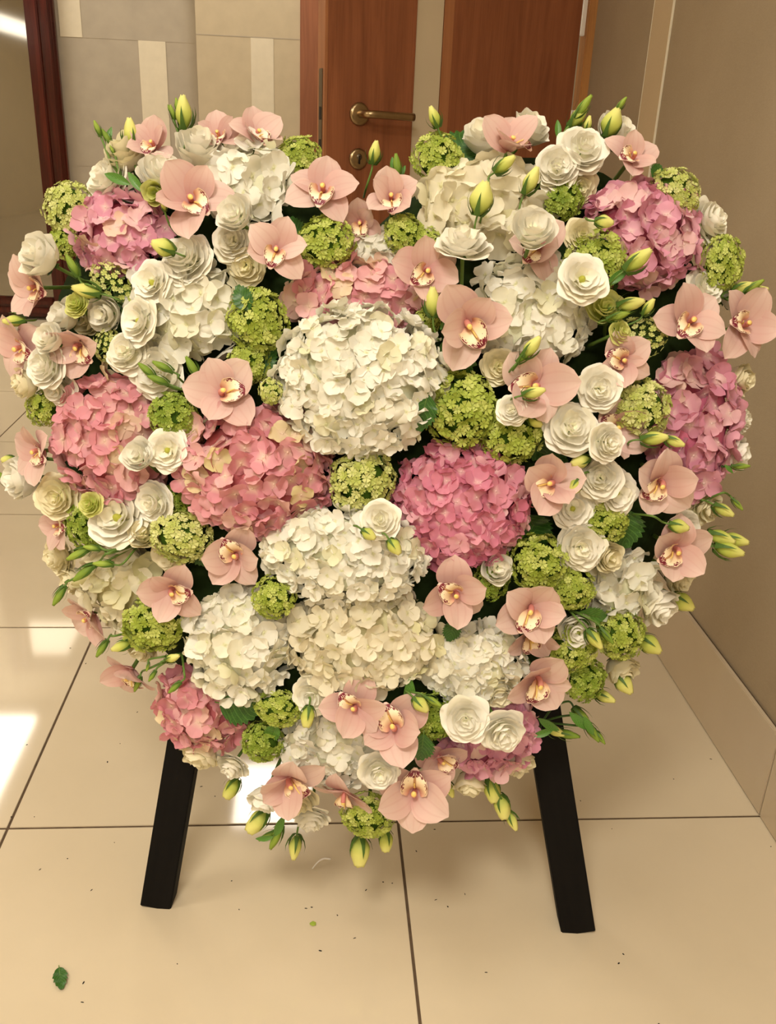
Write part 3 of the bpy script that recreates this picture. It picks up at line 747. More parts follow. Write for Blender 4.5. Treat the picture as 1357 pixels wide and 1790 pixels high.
def sprig(buds, root, label, dz=.045, rz=.0, stem_r=1.7, leaflets=(), via=None, dark=False):
    """buds: (x, y, image direction deg [0 = right, 90 = down], length px, kind); x, y is the middle of the bud"""
    PR, nR = place(root[0], root[1], hyd_height(*root)*.6+rz)
    e = thing('bud_sprig', label, 'flower bud', 'lisianthus bud sprigs in the floral heart', Matrix.Translation(PR))
    for k, bd in enumerate(buds):
        x, y, deg, ln, kind = bd[:5]; ext = bd[5] if len(bd) > 5 else dz
        P, n = place(x, y, hyd_height(x, y)*.85+ext); s = px_size(P)
        d = (EX*math.cos(R(deg))-EV*math.sin(R(deg))+EN*.18).normalized()
        L_ = ln*s; B = P-d*L_*.5
        q = d.to_track_quat('Z', 'Y')
        o = obj('bud', BUD[kind], e, Matrix.LocRotScale(B-PR, q, Vector((L_, L_, L_))))
        obj('bud_calyx', BCALYX, o, Matrix.Diagonal((1.25, 1.25, 1, 1)) if kind in 'yof' else Matrix.Diagonal((.9, .9, 1.1, 1)))
        if len(bd) > 6: mid = place(bd[6][0], bd[6][1], hyd_height(*bd[6])*.85+ext)[0]
        else: mid = (B-d*L_*.9)*.55+PR*.45+EN*.012
        V, F = tube([v-PR for v in (B+d*L_*.02, B-d*L_*.35, mid, PR)], stem_r*s, stem_r*s*1.25, 7, 5)
        obj('stem', new_mesh('stem', V, F, M['stem_dark' if dark else 'stem']), e)
    for (x, y, deg, ln) in leaflets:
        P, n = place(x, y, hyd_height(x, y)*.85+dz*.8); s = px_size(P); L_ = ln*s
        d = (EX*math.cos(R(deg))-EV*math.sin(R(deg))+EN*.12).normalized(); B = P-d*L_*.5
        zq = d; yq = (EN-zq*EN.dot(zq)).normalized(); xq = yq.cross(zq)
        m4 = Matrix((xq, yq, zq)).transposed().to_4x4(); m4.translation = B-PR
        lo = obj('leaflet', LEAFLET, e, m4 @ Matrix.Scale(L_, 4))
    return e

# broad serrated leaves
def leaf_mesh(mat, seed, wid=.36, teeth=9, fold=.25, bend=.25):
    V, U = [], []; ns = teeth*3
    for i in range(ns+1):
        s = i/ns; wd = wid*(math.sin(math.pi*min(1, (s*.98+.01))**.85)**.75)
        tooth = 1+.13*((i % 3)-1)*(.9 if 0 < i < ns else 0)
        for j, t in enumerate((-1, -.6, -.25, 0, .25, .6, 1)):
            y = t*wd*(tooth if abs(t) == 1 else 1); x = s+(.02*(i % 3) if abs(t) == 1 else 0)
            z = fold*abs(t)*wd-bend*s*s+.02*math.sin(s*20)*abs(t); V.append((x, y, z)); U.append((t, s))
    return new_mesh('leaf_blade', V, grid_faces(ns, 6), mat, U)
LEAF = [leaf_mesh(M['leaf'], 0), leaf_mesh(M['leaf'], 1, .44, 8, .15, .15), leaf_mesh(M['leaf_bright'], 2, .28, 10, .3, .35)]
v_, f_ = tube([(-.12, 0, .0), (.3, 0, -.015), (.92, 0, -.21)], .018, .006, 6, 4); MIDR = new_mesh('midrib', v_, f_, M['stem'])
def leaf(px, py, ln, deg, label, k=0, dz=.012, wscale=1.0, tilt=(0, 0)):
    """px, py: middle of the leaf; deg: image direction of its tip"""
    P, n = place(px, py, hyd_height(px, py)*.8+dz); s = px_size(P); L_ = ln*s
    m4 = frame_at(P, (n*.5+EN*.6).normalized(), tilt, -R(deg))
    m4 = m4 @ Matrix.Translation((-L_*.5, 0, 0))
    e = thing('leaf', label, 'leaf', 'green leaves in the floral heart', m4)
    obj('leaf_blade', LEAF[k], e, Matrix.Diagonal((L_, L_*wscale, L_, 1))); obj('midrib', MIDR, e, Matrix.Scale(L_, 4))
    return e

# ------------------------------------------------------------------ foam heart and easel
def foam():
    V, F = [], []; na, nr = 72, 12
    def pt(q, a, top):
        r_ = out_radius(a)*.93*q; u, v = HC[0]+r_*math.cos(a), HC[1]+r_*math.sin(a)
        h = (dome(u, v)[0]-.028+.006*noise.noise(Vector((u*30, v*30, 0)))) if top else .032
        if top and q > .999: h = .045
        return HO+EX*u+EV*v+EN*h
    V.append(pt(0, 0, True))
    for i in range(1, nr+1):
        for k in range(na): V.append(pt(i/nr, -math.pi+2*math.pi*(k+.5)/na, True))
    for k in range(na): V.append(pt(1, -math.pi+2*math.pi*(k+.5)/na, False))
    V.append(pt(0, 0, False)); last = len(V)-1
    for k in range(na): F.append((0, 1+k, 1+(k+1) % na))
    for i in range(nr):
        for k in range(na): F.append((1+i*na+k, 1+(i+1)*na+k, 1+(i+1)*na+(k+1) % na, 1+i*na+(k+1) % na))
    for k in range(na): F.append((last, 1+nr*na+(k+1) % na, 1+nr*na+k))
    o = obj('floral_foam_heart', new_mesh('floral_foam_heart', V, F, M['foam']))
    tag(o, 'dark green heart-shaped foam cushion that holds the flowers', 'floral foam')
foam()
es = bpy.data.objects.new('easel', None); COL.objects.link(es); es.location = HO
tag(es, 'black wooden easel with slanted legs behind the flower heart', 'easel')
def board(name, A, B, wd, th, up, parent):
    """straight board from A to B, wd across, th deep towards -up"""
    z = (B-A).normalized(); y = (up-z*up.dot(z)).normalized(); x = y.cross(z)
    m4 = Matrix((x, y, z)).transposed().to_4x4(); m4.translation = A-HO
    ln = (B-A).length
    return box(name, -wd/2, wd/2, -th, 0, 0, ln, M['black_wood'], parent, .0012, m4)
def leg(px0, py0, px1, py1, wd):
    A = on_plane(px0, py0, 0.0); B = on_plane(px1, py1, 0.0); d = (B-A).normalized()
    A = A-d*(A.z/d.z)                                                    # foot on the floor
    ln = (.98-0)/d.z
    # vertical end cut: sink the board corner flush with the floor
    Bt = A+d*ln
    o = board('leg', A, Bt, wd, .03, EN, es)
    for v in o.data.vertices:
        wp_ = o.matrix_local @ v.co
        if v.co.z < .05:
            dd = o.matrix_local.to_3x3() @ Vector((0, 0, 1)); v.co.z -= wp_.z/dd.z-.0004/dd.z
    return A, d
AL, dL = leg(272, 1584, 326, 1262, .043)
AR, dR = leg(1012, 1632, 944, 1205, .047)
top = HO+EV*.99
cb = AL+dL*.62; cb2 = AR+dR*.62
board('crossbar', cb-EN*.031, cb2-EN*.031, .04, .02, EN, es)
back_foot = HO+BACK*.62; back_foot.z = .0
o = board('back_leg', back_foot, HO+EV*.93-EN*.05, .04, .025, EN, es)
for v in o.data.vertices:
    if v.co.z < .05:
        dd = o.matrix_local.to_3x3() @ Vector((0, 0, 1)); wp_ = o.matrix_local @ v.co; v.co.z -= (wp_.z-.0004)/dd.z
board('crossbar', AL+dL*.9-EN*.031, AR+dR*.9-EN*.031, .04, .02, EN, es)

# ------------------------------------------------------------------ hydrangeas: x, y, half width, half height, colour, floret px, lift, label, depth, loose
for a in [
 (212, 410, 90, 76, 'mauve', 50, .0, 'pink hydrangea with mauve petals high on the left lobe of the heart', .62, 0),
 (435, 322, 86, 74, 'white', 60, .0, 'white hydrangea on top of the left lobe, under the pink orchids', .55, .5),
 (332, 543, 114, 88, 'white', 64, .0, 'loose white hydrangea between the left edge and the upper green viburnum', .55, .4),
 (845, 358, 118, 82, 'cream', 84, .0, 'creamy white large-petalled hydrangea on the right lobe beneath two upright buds', .55, .5),
 (655, 446, 56, 44, 'white', 40, -.005, 'small white hydrangea tucked above the pink hydrangea below the notch', .55, 0),
 (622, 522, 128, 72, 'rose', 58, .0, 'bright pink hydrangea just above the big central white hydrangea', .6, 0),
 (628, 664, 160, 138, 'white', 50, .03, 'largest white hydrangea, domed, in the centre of the heart', .62, 0),
 (925, 552, 118, 104, 'white', 54, .0, 'white hydrangea right of centre with a round white bloom above it', .55, .25),
 (1118, 415, 116, 100, 'mauve', 56, .0, 'mauve pink hydrangea high on the right lobe of the heart', .62, 0),
 (1212, 740, 86, 134, 'mauve', 58, -.01, 'tall mauve pink hydrangea at the right edge of the heart', .6, 0),
 (198, 768, 106, 122, 'rose', 60, .0, 'rose pink hydrangea at the left side above the white open bloom', .6, .1),
 (450, 820, 146, 126, 'rose', 58, .012, 'big rose and cream hydrangea left of centre below the pale orchid', .62, .1),
 (808, 882, 126, 118, 'deep', 48, .005, 'deep pink hydrangea right of centre under the green viburnum pair', .62, 0),
 (602, 970, 152, 90, 'white', 46, .028, 'white hydrangea below centre with a small rosette on its top edge', .62, 0),
 (632, 1112, 148, 104, 'cream', 52, .005, 'cream white hydrangea low in the middle, under another white hydrangea', .62, .15),
 (420, 1122, 104, 112, 'white', 52, .005, 'cream white hydrangea low on the left beside the lone viburnum tuft', .6, .15),
 (828, 1158, 94, 80, 'white', 40, .0, 'compact white hydrangea low on the right with very small florets', .6, 0),
 (215, 1025, 82, 78, 'cream', 58, -.01, 'loose cream hydrangea at the lower left edge behind curving buds', .5, .5),
 (352, 1236, 84, 84, 'rose', 54, -.005, 'pink hydrangea at the lower left above the left easel leg', .58, .1),
 (585, 1304, 104, 80, 'white', 42, -.008, 'cool white hydrangea near the bottom tip of the heart', .5, .3),
 (852, 1280, 92, 88, 'mauve', 46, -.01, 'pink hydrangea at the lower right above the right easel leg', .55, 0),
 (1086, 1022, 64, 68, 'white', 56, -.01, 'small loose white hydrangea at the lower right edge under an orchid', .5, .5),
]: hydrangea(*a)

# ------------------------------------------------------------------ lisianthus blooms: x, y, r, type, tilt (right, up), label, material, dz
Wh = 'lis'; Cr = 'lis_cream'; Gr = 'lis_green'
for a in [
 (186, 312, 40, 'full', (-.5, .2), 'white lisianthus on the upper left rim above the green snowball cluster', Wh),
 (222, 272, 36, 'cup', (-.1, .7), 'greenish cream lisianthus under the thin upright buds on the left lobe', Cr),
 (346, 263, 40, 'cup', (.5, .7), 'white lisianthus cup leaning right between pink orchids atop the left lobe', Wh),
 (282, 308, 38, 'cup', (.4, .6), 'cream lisianthus cup above a yellow-green half-open bloom', Wh),
 (272, 336, 25, 'bud', (.1, -.3), 'yellow-green half-open lisianthus above the upper left pink hydrangea', Gr, .01),
 (72, 450, 38, 'cup', (-.3, .3), 'white lisianthus on the left edge over the leftmost orchid', Wh, .05),
 (325, 452, 44, 'full', (-.2, .3), 'wide white lisianthus right of the upper left pink hydrangea', Wh, .01),
 (413, 377, 31, 'cup', (-.2, .2), 'small closed white lisianthus beside the orchid on the left lobe', Wh, .02),
 (407, 422, 33, 'full', (0, 0), 'white rose-like lisianthus below the small closed white bloom, left lobe', Wh, .005),
 (430, 464, 32, 'full', (0, -.2), 'cream lisianthus deep beside the orchid with the hanging lip, left lobe', Cr, -.006),
 (456, 424, 36, 'full', (.2, .2), 'white lisianthus partly hidden by the orchid that hangs its speckled lip', Wh, -.016),
 (262, 492, 34, 'open', (-.2, .1), 'flat open white lisianthus with green eye beneath the wide white bloom', Wh, .005),
 (187, 549, 30, 'cup', (-.2, -.2), 'white lisianthus under the low sideways bud on the left side', Wh),
 (238, 560, 36, 'open', (-.5, .1), 'open white lisianthus with dark throat at the left of the loose hydrangea', Wh, .01),
 (115, 554, 28, 'cup', (-.4, .2), 'small white lisianthus under the round green bud on the left edge', Wh, .008),
 (89, 593, 26, 'cup', (-.3, .3), 'small white lisianthus squeezed between two orchids at the left edge', Wh, .038),
 (79, 640, 36, 'full', (-.2, .1), 'white rosette lisianthus below the two left edge orchids', Wh, .03),
 (46, 671, 26, 'cup', (-.9, -.1), 'yellow-tinted lisianthus cup pointing left beyond the rim', Cr, .015),
 (100, 680, 30, 'full', (-.1, -.4), 'white lisianthus directly above the small left edge viburnum', Wh, .012),
 (221, 615, 34, 'full', (-.1, .3), 'round white lisianthus left of the three upright green buds', Wh, .012),
 (272, 650, 42, 'full', (0, .1), 'large white lisianthus beneath the three upright green buds', Wh, .004),
 (245, 797, 28, 'cup', (-.1, .4), 'closed white lisianthus on the right flank of the left pink hydrangea', Wh, .01),
 (291, 787, 33, 'open', (.1, .1), 'open white lisianthus with green eye between two rose pink hydrangeas', Wh, .02),
 (100, 868, 36, 'full', (.2, .1), 'cream white lisianthus on the left edge left of the green rosette', Cr, .012),
 (42, 836, 36, 'cup', (-.6, 0), 'pale white lisianthus at the far left edge below an orchid', Wh, -.01),
 (62, 800, 26, 'cup', (-.6, .2), 'pale half-hidden lisianthus behind the far left orchid', Cr, -.02),
 (200, 902, 47, 'open', (-.1, .55), 'broad open white lisianthus with two dark eyes beside the green rosette', Wh, .012),
 (210, 936, 30, 'cup', (0, .3), 'white lisianthus cup right under the broad open bloom', Wh, -.008),
 (268, 878, 34, 'full', (-.3, 0), 'white ruffled lisianthus left of the pale green viburnum', Wh, .01),
 (252, 934, 25, 'cup', (.1, .5), 'half-open lisianthus with yellow-green petal next to the pale viburnum', Cr, .008),
 (292, 972, 30, 'open', (-.2, -.3), 'cream lisianthus under the pale green viburnum, above an orchid', Cr, -.005),
 (102, 972, 34, 'full', (-.5, -.1), 'pale cream lisianthus on the lower left edge below a faint orchid', Cr, -.012),
 (132, 1012, 26, 'cup', (-.5, -.2), 'small pale lisianthus at the lower left edge by the drooping bud', Cr, -.015),
 (250, 1130, 26, 'cup', (0, -.5), 'pale lisianthus peeking below the lower left viburnum', Cr, -.01),
 (665, 908, 31, 'full', (0, .3), 'small white rosette below the central green viburnum', Wh, .012),
 (545, 1216, 33, 'full', (-.2, .1), 'white lisianthus under the low central cream hydrangea', Wh, .012),
 (662, 1350, 33, 'full', (.1, .1), 'white lisianthus on the bottom white hydrangea beside an orchid', Wh, .026),
 (405, 1341, 27, 'full', (-.3, -.4), 'small white lisianthus at the lower left rim over a drooping bud', Wh),
 (462, 1394, 26, 'cup', (-.3, -.6), 'white lisianthus hanging below the bottom left orchid', Wh),
 (518, 1398, 34, 'full', (0, -.4), 'cream white lisianthus behind the petals of the bottom left orchid', Cr, .004),
 (543, 1433, 29, 'full', (0, -.5), 'white lisianthus hanging lowest near the heart tip', Wh),
 (814, 1258, 37, 'full', (-.1, .3), 'white lisianthus with green eye, left of the pair on the lower right hydrangea', Wh, .022),
 (878, 1281, 37, 'full', (.1, -.1), 'white lisianthus, right of the pair on the lower right hydrangea', Wh, .028),
 (1016, 956, 38, 'full', (-.1, .1), 'round white lisianthus between viburnums on the right side', Wh, .012),
 (1063, 972, 26, 'cup', (.2, 0), 'small yellowish lisianthus touching the round white bloom on the right', Cr, .004),
 (1000, 748, 44, 'full', (0, .3), 'big white ruffled lisianthus above the dark gap on the right', Wh, .032),
 (1062, 773, 32, 'full', (.3, .1), 'white lisianthus in front of the dusky orchid on the right', Wh, .06),
 (1050, 836, 34, 'full', (-.3, .2), 'white lisianthus next to the orchid with the left pointing lip, right side', Wh, .022),
 (1081, 863, 36, 'open', (.1, -.1), 'open white lisianthus with green throat above the right viburnum', Wh, .012),
 (1002, 889, 32, 'open', (-.2, .2), 'open white lisianthus with a dark eye under the right orchid', Wh, .006),
 (1048, 679, 36, 'full', (-.1, .1), 'white ball-shaped lisianthus left of the pale green viburnum', Wh, .03),
 (1020, 485, 40, 'open', (0, .2), 'round open white lisianthus above the right white hydrangea', Wh, .055),
 (810, 424, 43, 'full', (-.1, 1.5), 'white lisianthus bowl facing up in the right lobe', Wh, .036),
 (932, 404, 38, 'cup', (-.1, .35), 'cream white lisianthus cup in front of an orchid on the right lobe', Wh, .058),
 (974, 292, 36, 'full', (-.2, -.1), 'lower left one of the white blooms piled at the top right', Wh, .012),
 (1020, 260, 40, 'full', (0, .1), 'biggest of the white blooms piled at the top right', Wh, .018),
 (1073, 236, 36, 'cup', (.4, .5), 'white lisianthus behind the large bud at the top right', Wh, -.005),
 (1010, 326, 34, 'full', (.1, -.4), 'creamy lisianthus under the white blooms piled at the top right', Cr, -.008),
 (1243, 386, 38, 'full', (.6, .2), 'white lisianthus on the upper right edge between two viburnums', Wh, .0),
 (1018, 410, 27, 'full', (-.1, 0), 'small cream lisianthus beside the pink petal of the right lobe orchid', Cr, .0),
 (925, 228, 32, 'cup', (.5, .7), 'white lisianthus with pointed petals rising behind the top right orchid', Wh, -.005),
 (845, 245, 36, 'cup', (-.4, .6), 'white lisianthus behind the left petals of the top right orchid', Wh, -.012),
 (1060, 541, 30, 'cup', (-.3, .3), 'greenish yellow half-open lisianthus on the right by a cluster of buds', Gr, .016),
 (1235, 502, 32, 'open', (.2, .3), 'white lisianthus peeking between orchid and viburnum on the right', Wh, -.005),
 (1282, 522, 26, 'cup', (.5, .2), 'pale lisianthus behind the petals of the rightmost orchid', Wh, -.015),
 (1290, 662, 28, 'cup', (.6, -.2), 'dusky cream lisianthus under the rightmost orchid', Cr, -.012),
 (1298, 734, 22, 'full', (.7, 0), 'small cream lisianthus on the right edge beside the tall hydrangea', Wh, -.01),
 (1281, 792, 30, 'cup', (.7, -.2), 'white lisianthus on the right edge next to a dark green bud', Wh, -.012),
 (1236, 888, 32, 'full', (.4, -.3), 'pale lisianthus under the lower end of the tall right hydrangea', Cr, -.008),
 (1203, 920, 25, 'full', (.2, .1), 'small white lisianthus behind a bud on the right, above an orchid', Wh, .0),
 (1150, 1058, 33, 'cup', (.3, -.5), 'white lisianthus hanging at the lower right edge below an orchid', Wh, -.008),
 (1185, 1008, 28, 'cup', (.5, -.4), 'cream lisianthus behind the right edge orchid petals', Cr, -.014),
 (1008, 1098, 32, 'cup', (-.2, -.1), 'white lisianthus among the lower right viburnums by a bud stem', Wh, .002),
 (895, 717, 25, 'full', (-.2, .2), 'small white lisianthus on the green viburnum pair', Wh, .045),
 (868, 994, 26, 'cup', (.1, .3), 'small white lisianthus below the deep pink hydrangea', Wh, .006),
 (872, 640, 28, 'full', (0, 0), 'cream yellow lisianthus under the right white hydrangea', Cr, .002),
 (1084, 1166, 30, 'cup', (.3, -.6), 'pale lisianthus half hidden behind the lower right viburnum', Cr, -.014),
 (352, 1312, 32, 'cup', (-.2, -.8), 'pale white lisianthus beside the top of the left easel leg', Cr, -.014),
 (905, 1328, 28, 'cup', (.3, -.6), 'pale lisianthus beside the top of the right easel leg', Cr, -.012),
 (820, 1366, 26, 'cup', (0, -.8), 'pale lisianthus below the lower right hydrangea above a chain of buds', Cr, -.012),
 (874, 1214, 34, 'open', (.2, -.4), 'cream lisianthus petals at the right foot of the compact white hydrangea', Cr, -.004),
 (155, 560, 26, 'cup', (-.2, -.1), 'pale lisianthus between the round green bud and an orchid', Cr, -.012),
]: lisianthus(*a)
for a in [
 (133, 531, 20, 'full', (0, .2), 'round green rosette bud at the left edge', Gr, .03),
 (157, 881, 20, 'full', (-.1, .3), 'green rosette bud under the left pink hydrangea', Gr, .03),
 (1086, 580, 20, 'full', (.5, .2), 'small green rosette bud on a curved stem on the right', Gr, .03),
]: lisianthus(*a)

# ------------------------------------------------------------------ viburnum: x, y, half w, half h, colour, label, dz, loose
for a in [
 (122, 364, 42, 44, 'vib_pale', 'pale green viburnum ball on the upper left rim', 0),
 (114, 424, 27, 28, 'vib', 'small green viburnum under the upper left viburnum ball', -.005),
 (523, 275, 36, 35, 'vib', 'green viburnum at the top beside the door, left of the notch', .005),
 (570, 424, 47, 42, 'vib', 'green viburnum below the orchid left of the notch', .008),
 (708, 410, 34, 32, 'vib', 'green viburnum below the orchid right of the notch', -.002),
 (752, 424, 24, 24, 'vib', 'small green viburnum tuft beside the upward white bowl', -.004),
 (765, 278, 41, 43, 'vib', 'green viburnum ball at the top right of the notch by a dark leaf', .005),
 (984, 350, 32, 34, 'vib_deep', 'dark green viburnum under the white blooms piled at the top right', -.004),
 (1180, 337, 46, 36, 'vib_pale', 'pale green viburnum on the upper right rim', 0),
 (1262, 460, 36, 48, 'vib', 'green viburnum oval on the right rim below a white bloom', 0),
 (1040, 455, 58, 42, 'vib', 'wide green viburnum beside the upper right mauve hydrangea', -.006),
 (1122, 590, 44, 34, 'vib_pale', 'thin loose viburnum among the right side buds', .002, True),
 (1120, 713, 47, 50, 'vib_pale', 'pale green round viburnum left of the tall right hydrangea', .008),
 (450, 560, 48, 52, 'vib', 'large bright green viburnum left of the central white hydrangea', .008),
 (436, 634, 32, 38, 'vib', 'lower green viburnum left of the central white hydrangea', .002),
 (474, 684, 20, 22, 'vib_pale', 'tiny pale viburnum above the rose and cream hydrangea', 0),
 (806, 714, 62, 58, 'vib', 'largest bright green viburnum right of the central white hydrangea', .012),
 (893, 757, 50, 52, 'vib', 'right one of the green viburnum pair above the deep pink hydrangea', .008),
 (634, 842, 50, 54, 'vib_pale', 'green viburnum in the centre between rose and deep pink hydrangeas', .012),
 (304, 728, 40, 40, 'vib_deep', 'dark green viburnum ball between the left rose hydrangeas', .014),
 (318, 938, 52, 42, 'vib_pale', 'pale yellow-green viburnum left below the rose and cream hydrangea', .01),
 (312, 872, 26, 28, 'vib_deep', 'dark small viburnum behind the pale yellow-green one', -.006),
 (150, 916, 36, 42, 'vib_deep', 'dark green viburnum behind the broad open white bloom', -.004),
 (196, 492, 44, 26, 'vib_pale', 'sparse yellowish viburnum under the upper left pink hydrangea', .002, True),
 (78, 712, 34, 28, 'vib', 'green viburnum at the left edge below white rosettes', 0),
 (190, 604, 24, 30, 'vib_pale', 'little yellowish viburnum beside the left orchid lip', .0, True),
 (268, 1092, 54, 44, 'vib', 'green viburnum at the lower left under an orchid', .008),
 (478, 1044, 36, 34, 'vib', 'lone viburnum tuft between three white hydrangeas', .012),
 (942, 985, 50, 46, 'vib', 'green viburnum right below the deep pink hydrangea', .006),
 (1000, 1028, 38, 36, 'vib', 'green viburnum with a dark hole, right of another on the lower right', .006),
 (1050, 908, 46, 38, 'vib', 'green viburnum under the open white blooms on the right', -.002),
 (1085, 1108, 40, 44, 'vib', 'tall green viburnum at the lower right rim', .002),
 (1000, 1132, 50, 34, 'vib', 'green viburnum beside the low right orchid', 0),
 (1022, 1188, 34, 38, 'vib_deep', 'lowest green viburnum on the right rim', 0),
 (755, 1252, 38, 42, 'vib_deep', 'dark green viburnum with bud on top near the bottom', .004),
 (486, 1238, 40, 30, 'vib', 'small green viburnum under the low left white hydrangea', .004),
 (460, 1296, 34, 38, 'vib_deep', 'dark feathery viburnum right of the lower left pink hydrangea', -.004),
 (645, 1424, 50, 34, 'vib', 'green viburnum at the very bottom tip of the heart', -.002),
 (860, 1014, 28, 34, 'vib_deep', 'small dark viburnum under the deep pink hydrangea', -.004),
 (746, 562, 20, 26, 'vib', 'tiny viburnum behind the bud pair at the centre right', 0),
]: viburnum(*a)

# ------------------------------------------------------------------ orchids: x, y, petal length, lip direction, tilt, label, dz, cup
for a in [
 (72, 503, 66, 12, (-.2, -.1), 'leftmost pink orchid under the white bloom on the left edge', .012, .1),
 (46, 608, 68, 10, (-.4, 0), 'pink orchid reaching past the left edge', .004, .1),
 (144, 604, 62, 40, (0, -.2), 'dusky pink orchid with lip toward the little yellowish viburnum', .006, .25),
 (76, 788, 60, 20, (-.3, -.1), 'dusky orchid at the left edge beside the rose pink hydrangea', .002, .15),
 (112, 918, 52, 0, (-.6, 0), 'faint pink orchid on the lower left edge', -.012, .1),
 (165, 1072, 60, -60, (-.6, -.4), 'orchid seen from behind at the lower left edge', -.01, .2),
 (306, 1028, 62, -8, (.2, -.1), 'orchid left of the low white hydrangea with lip pointing right', .014, .15),
 (412, 966, 66, 235, (.1, -.2), 'orchid under the rose and cream hydrangea with upturned lip', .004, .1),
 (232, 1168, 58, 45, (-.3, -.4), 'blurred pink orchid at the lower left rim over the floor', -.008, .1),
 (338, 354, 72, 40, (.1, 0), 'large pink orchid on the left lobe beside the pink hydrangea', .012, .05),
 (270, 262, 50, 100, (0, .5), 'small pink orchid at the top left rim behind white cups', -.004, .2),
 (385, 246, 50, 80, (-.1, .5), 'orchid petals at the top of the left lobe, left of another orchid', -.012, .2),
 (447, 246, 56, 60, (.5, .5), 'orchid at the top of the left lobe with its lip seen sideways', -.004, .3),
 (392, 690, 70, -5, (.05, .1), 'pale orchid on top of the rose and cream hydrangea, lip pointing right', .018, .1),
 (564, 340, 70, 96, (0, .15), 'large pink orchid left of the notch below the door lock', .014, .1),
 (684, 352, 60, 82, (.1, .1), 'pink orchid right of the notch with round yellow column', .012, .2),
 (632, 392, 48, 80, (-.1, -.1), 'half-hidden orchid deep in the notch between two larger ones', -.012, .25),
 (482, 440, 60, 104, (.2, 0), 'orchid hanging its speckled lip over the white hydrangea, left lobe', .034, .3),
 (742, 474, 64, 140, (.2, .1), 'pale orchid between the pink hydrangea and the upward white bowl', .018, .15),
 (818, 566, 78, 52, (0, .05), 'tall pale orchid left of the right white hydrangea', .014, .15),
 (932, 676, 78, 172, (.1, 0), 'big pink orchid with a green bud lying across it', .02, .08),
 (940, 436, 66, 130, (.1, .1), 'orchid behind the cream white cup on the right lobe', .0, .3),
 (888, 264, 66, 30, (.2, .9), 'pale orchid at the top right between two white blooms', .006, .3),
 (1100, 282, 56, 150, (.2, .1), 'pink orchid on the upper right rim above the mauve hydrangea', .008, .1),
 (1203, 566, 72, 128, (.1, .1), 'large pink orchid on the right edge, left of its twin', .014, .05),
 (1292, 570, 66, 175, (.3, 0), 'rightmost pink orchid on the edge of the heart', .004, .05),
 (1086, 630, 60, 198, (.2, 0), 'dusky orchid with lip pointing left above the pale viburnum', .01, .2),
 (1068, 752, 66, 200, (.2, .1), 'dark pink orchid mostly hidden behind white blooms on the right', -.004, .25),
 (962, 844, 70, 165, (.1, -.1), 'orchid beside the deep pink hydrangea with lip pointing left', .014, .25),
 (1150, 840, 68, 150, (.1, -.1), 'orchid at the lower end of the tall right hydrangea', .012, .2),
 (1176, 958, 66, 155, (.2, 0), 'pink orchid low on the right edge below a stalked bud', .01, .05),
 (794, 1032, 66, 215, (.1, -.1), 'orchid under the deep pink hydrangea with lip raised to the left', .016, .1),
 (926, 1062, 72, 112, (.1, .1), 'large orchid with folded petals on the lower right', .012, .3),
 (925, 1106, 56, 100, (0, -.1), 'orchid showing only its lip beneath the folded one', -.006, .2),
 (938, 1184, 68, 115, (.1, -.1), 'orchid above the right easel leg', .008, .12),
 (620, 1232, 62, 228, (0, -.1), 'orchid left of the pair under the low central hydrangea', .012, .1),
 (690, 1268, 72, 248, (.1, .1), 'orchid right of the pair under the low central hydrangea', .012, .15),
 (726, 1378, 76, 270, (0, .25), 'orchid at the bottom tip with its lip pointing up', .014, .05),
 (508, 1358, 66, 30, (0, -.2), 'orchid at the bottom left of the tip with folded petals', .012, .15),
 (604, 1382, 56, 80, (0, -.6), 'orchid turned downward between the two bottom tip orchids', -.006, -.1),
 (768, 1322, 54, 20, (.2, -.1), 'orchid petal poking out left of the lower right pink hydrangea', -.008, .1),
]: orchid(*a)

# ------------------------------------------------------------------ buds
S = sprig
S([(170, 224, -112, 26, 'g'), (186, 240, -120, 30, 'g', .04), (196, 262, -115, 16, 'g', .04)], (222, 326), 'thin green unopened buds standing at the top left rim', leaflets=[(190, 238, -80, 34), (204, 312, 200, 50), (236, 318, -130, 44)])
S([(229, 232, -95, 48, 'y')], (252, 296), 'single slim yellow bud at the top left')
S([(321, 196, -92, 54, 'y'), (301, 196, -105, 24, 'g'), (310, 184, -100, 24, 'g'), (296, 190, -110, 14, 'g')], (326, 250), 'bud cluster rising at the top of the left lobe before the pale wall')
S([(287, 361, -100, 16, 'o')], (318, 418), 'tiny bud on a dark curved stem beside the left lobe orchid')
S([(285, 432, 200, 42, 'f')], (312, 444), 'plump yellow bud at the right of the upper left pink hydrangea')
S([(126, 464, -118, 40, 'g', .05, (160, 500)), (150, 508, 190, 48, 'y')], (212, 532), 'two buds on long stems below the upper left pink hydrangea')
S([(24, 561, 175, 38, 'y')], (60, 560), 'pale bud pointing left at the left edge between two orchids')
S([(256, 647, -140, 36, 'g'), (284, 641, -155, 38, 'g', .05, (312, 660)), (336, 642, -120, 42, 'g'), (276, 664, -160, 38, 'g')], (334, 680), 'upright green buds left of the pale orchid above the rose hydrangea')
S([(136, 969, 152, 42, 'g', .05, (190, 962)), (146, 1002, 140, 44, 'g', .05, (190, 966)), (103, 1042, 118, 38, 'g', .05, (124, 1014)), (160, 958, 190, 28, 'g', .05, (190, 968)), (180, 986, 182, 34, 'g', .05, (220, 980))], (244, 950), 'drooping sprig of green buds curving past the lower left edge', leaflets=[])
S([(178, 1134, 120, 34, 'g', .03, (198, 1112)), (212, 1130, 160, 36, 'y', .03)], (232, 1104), 'two buds hanging under the lower left orchid')
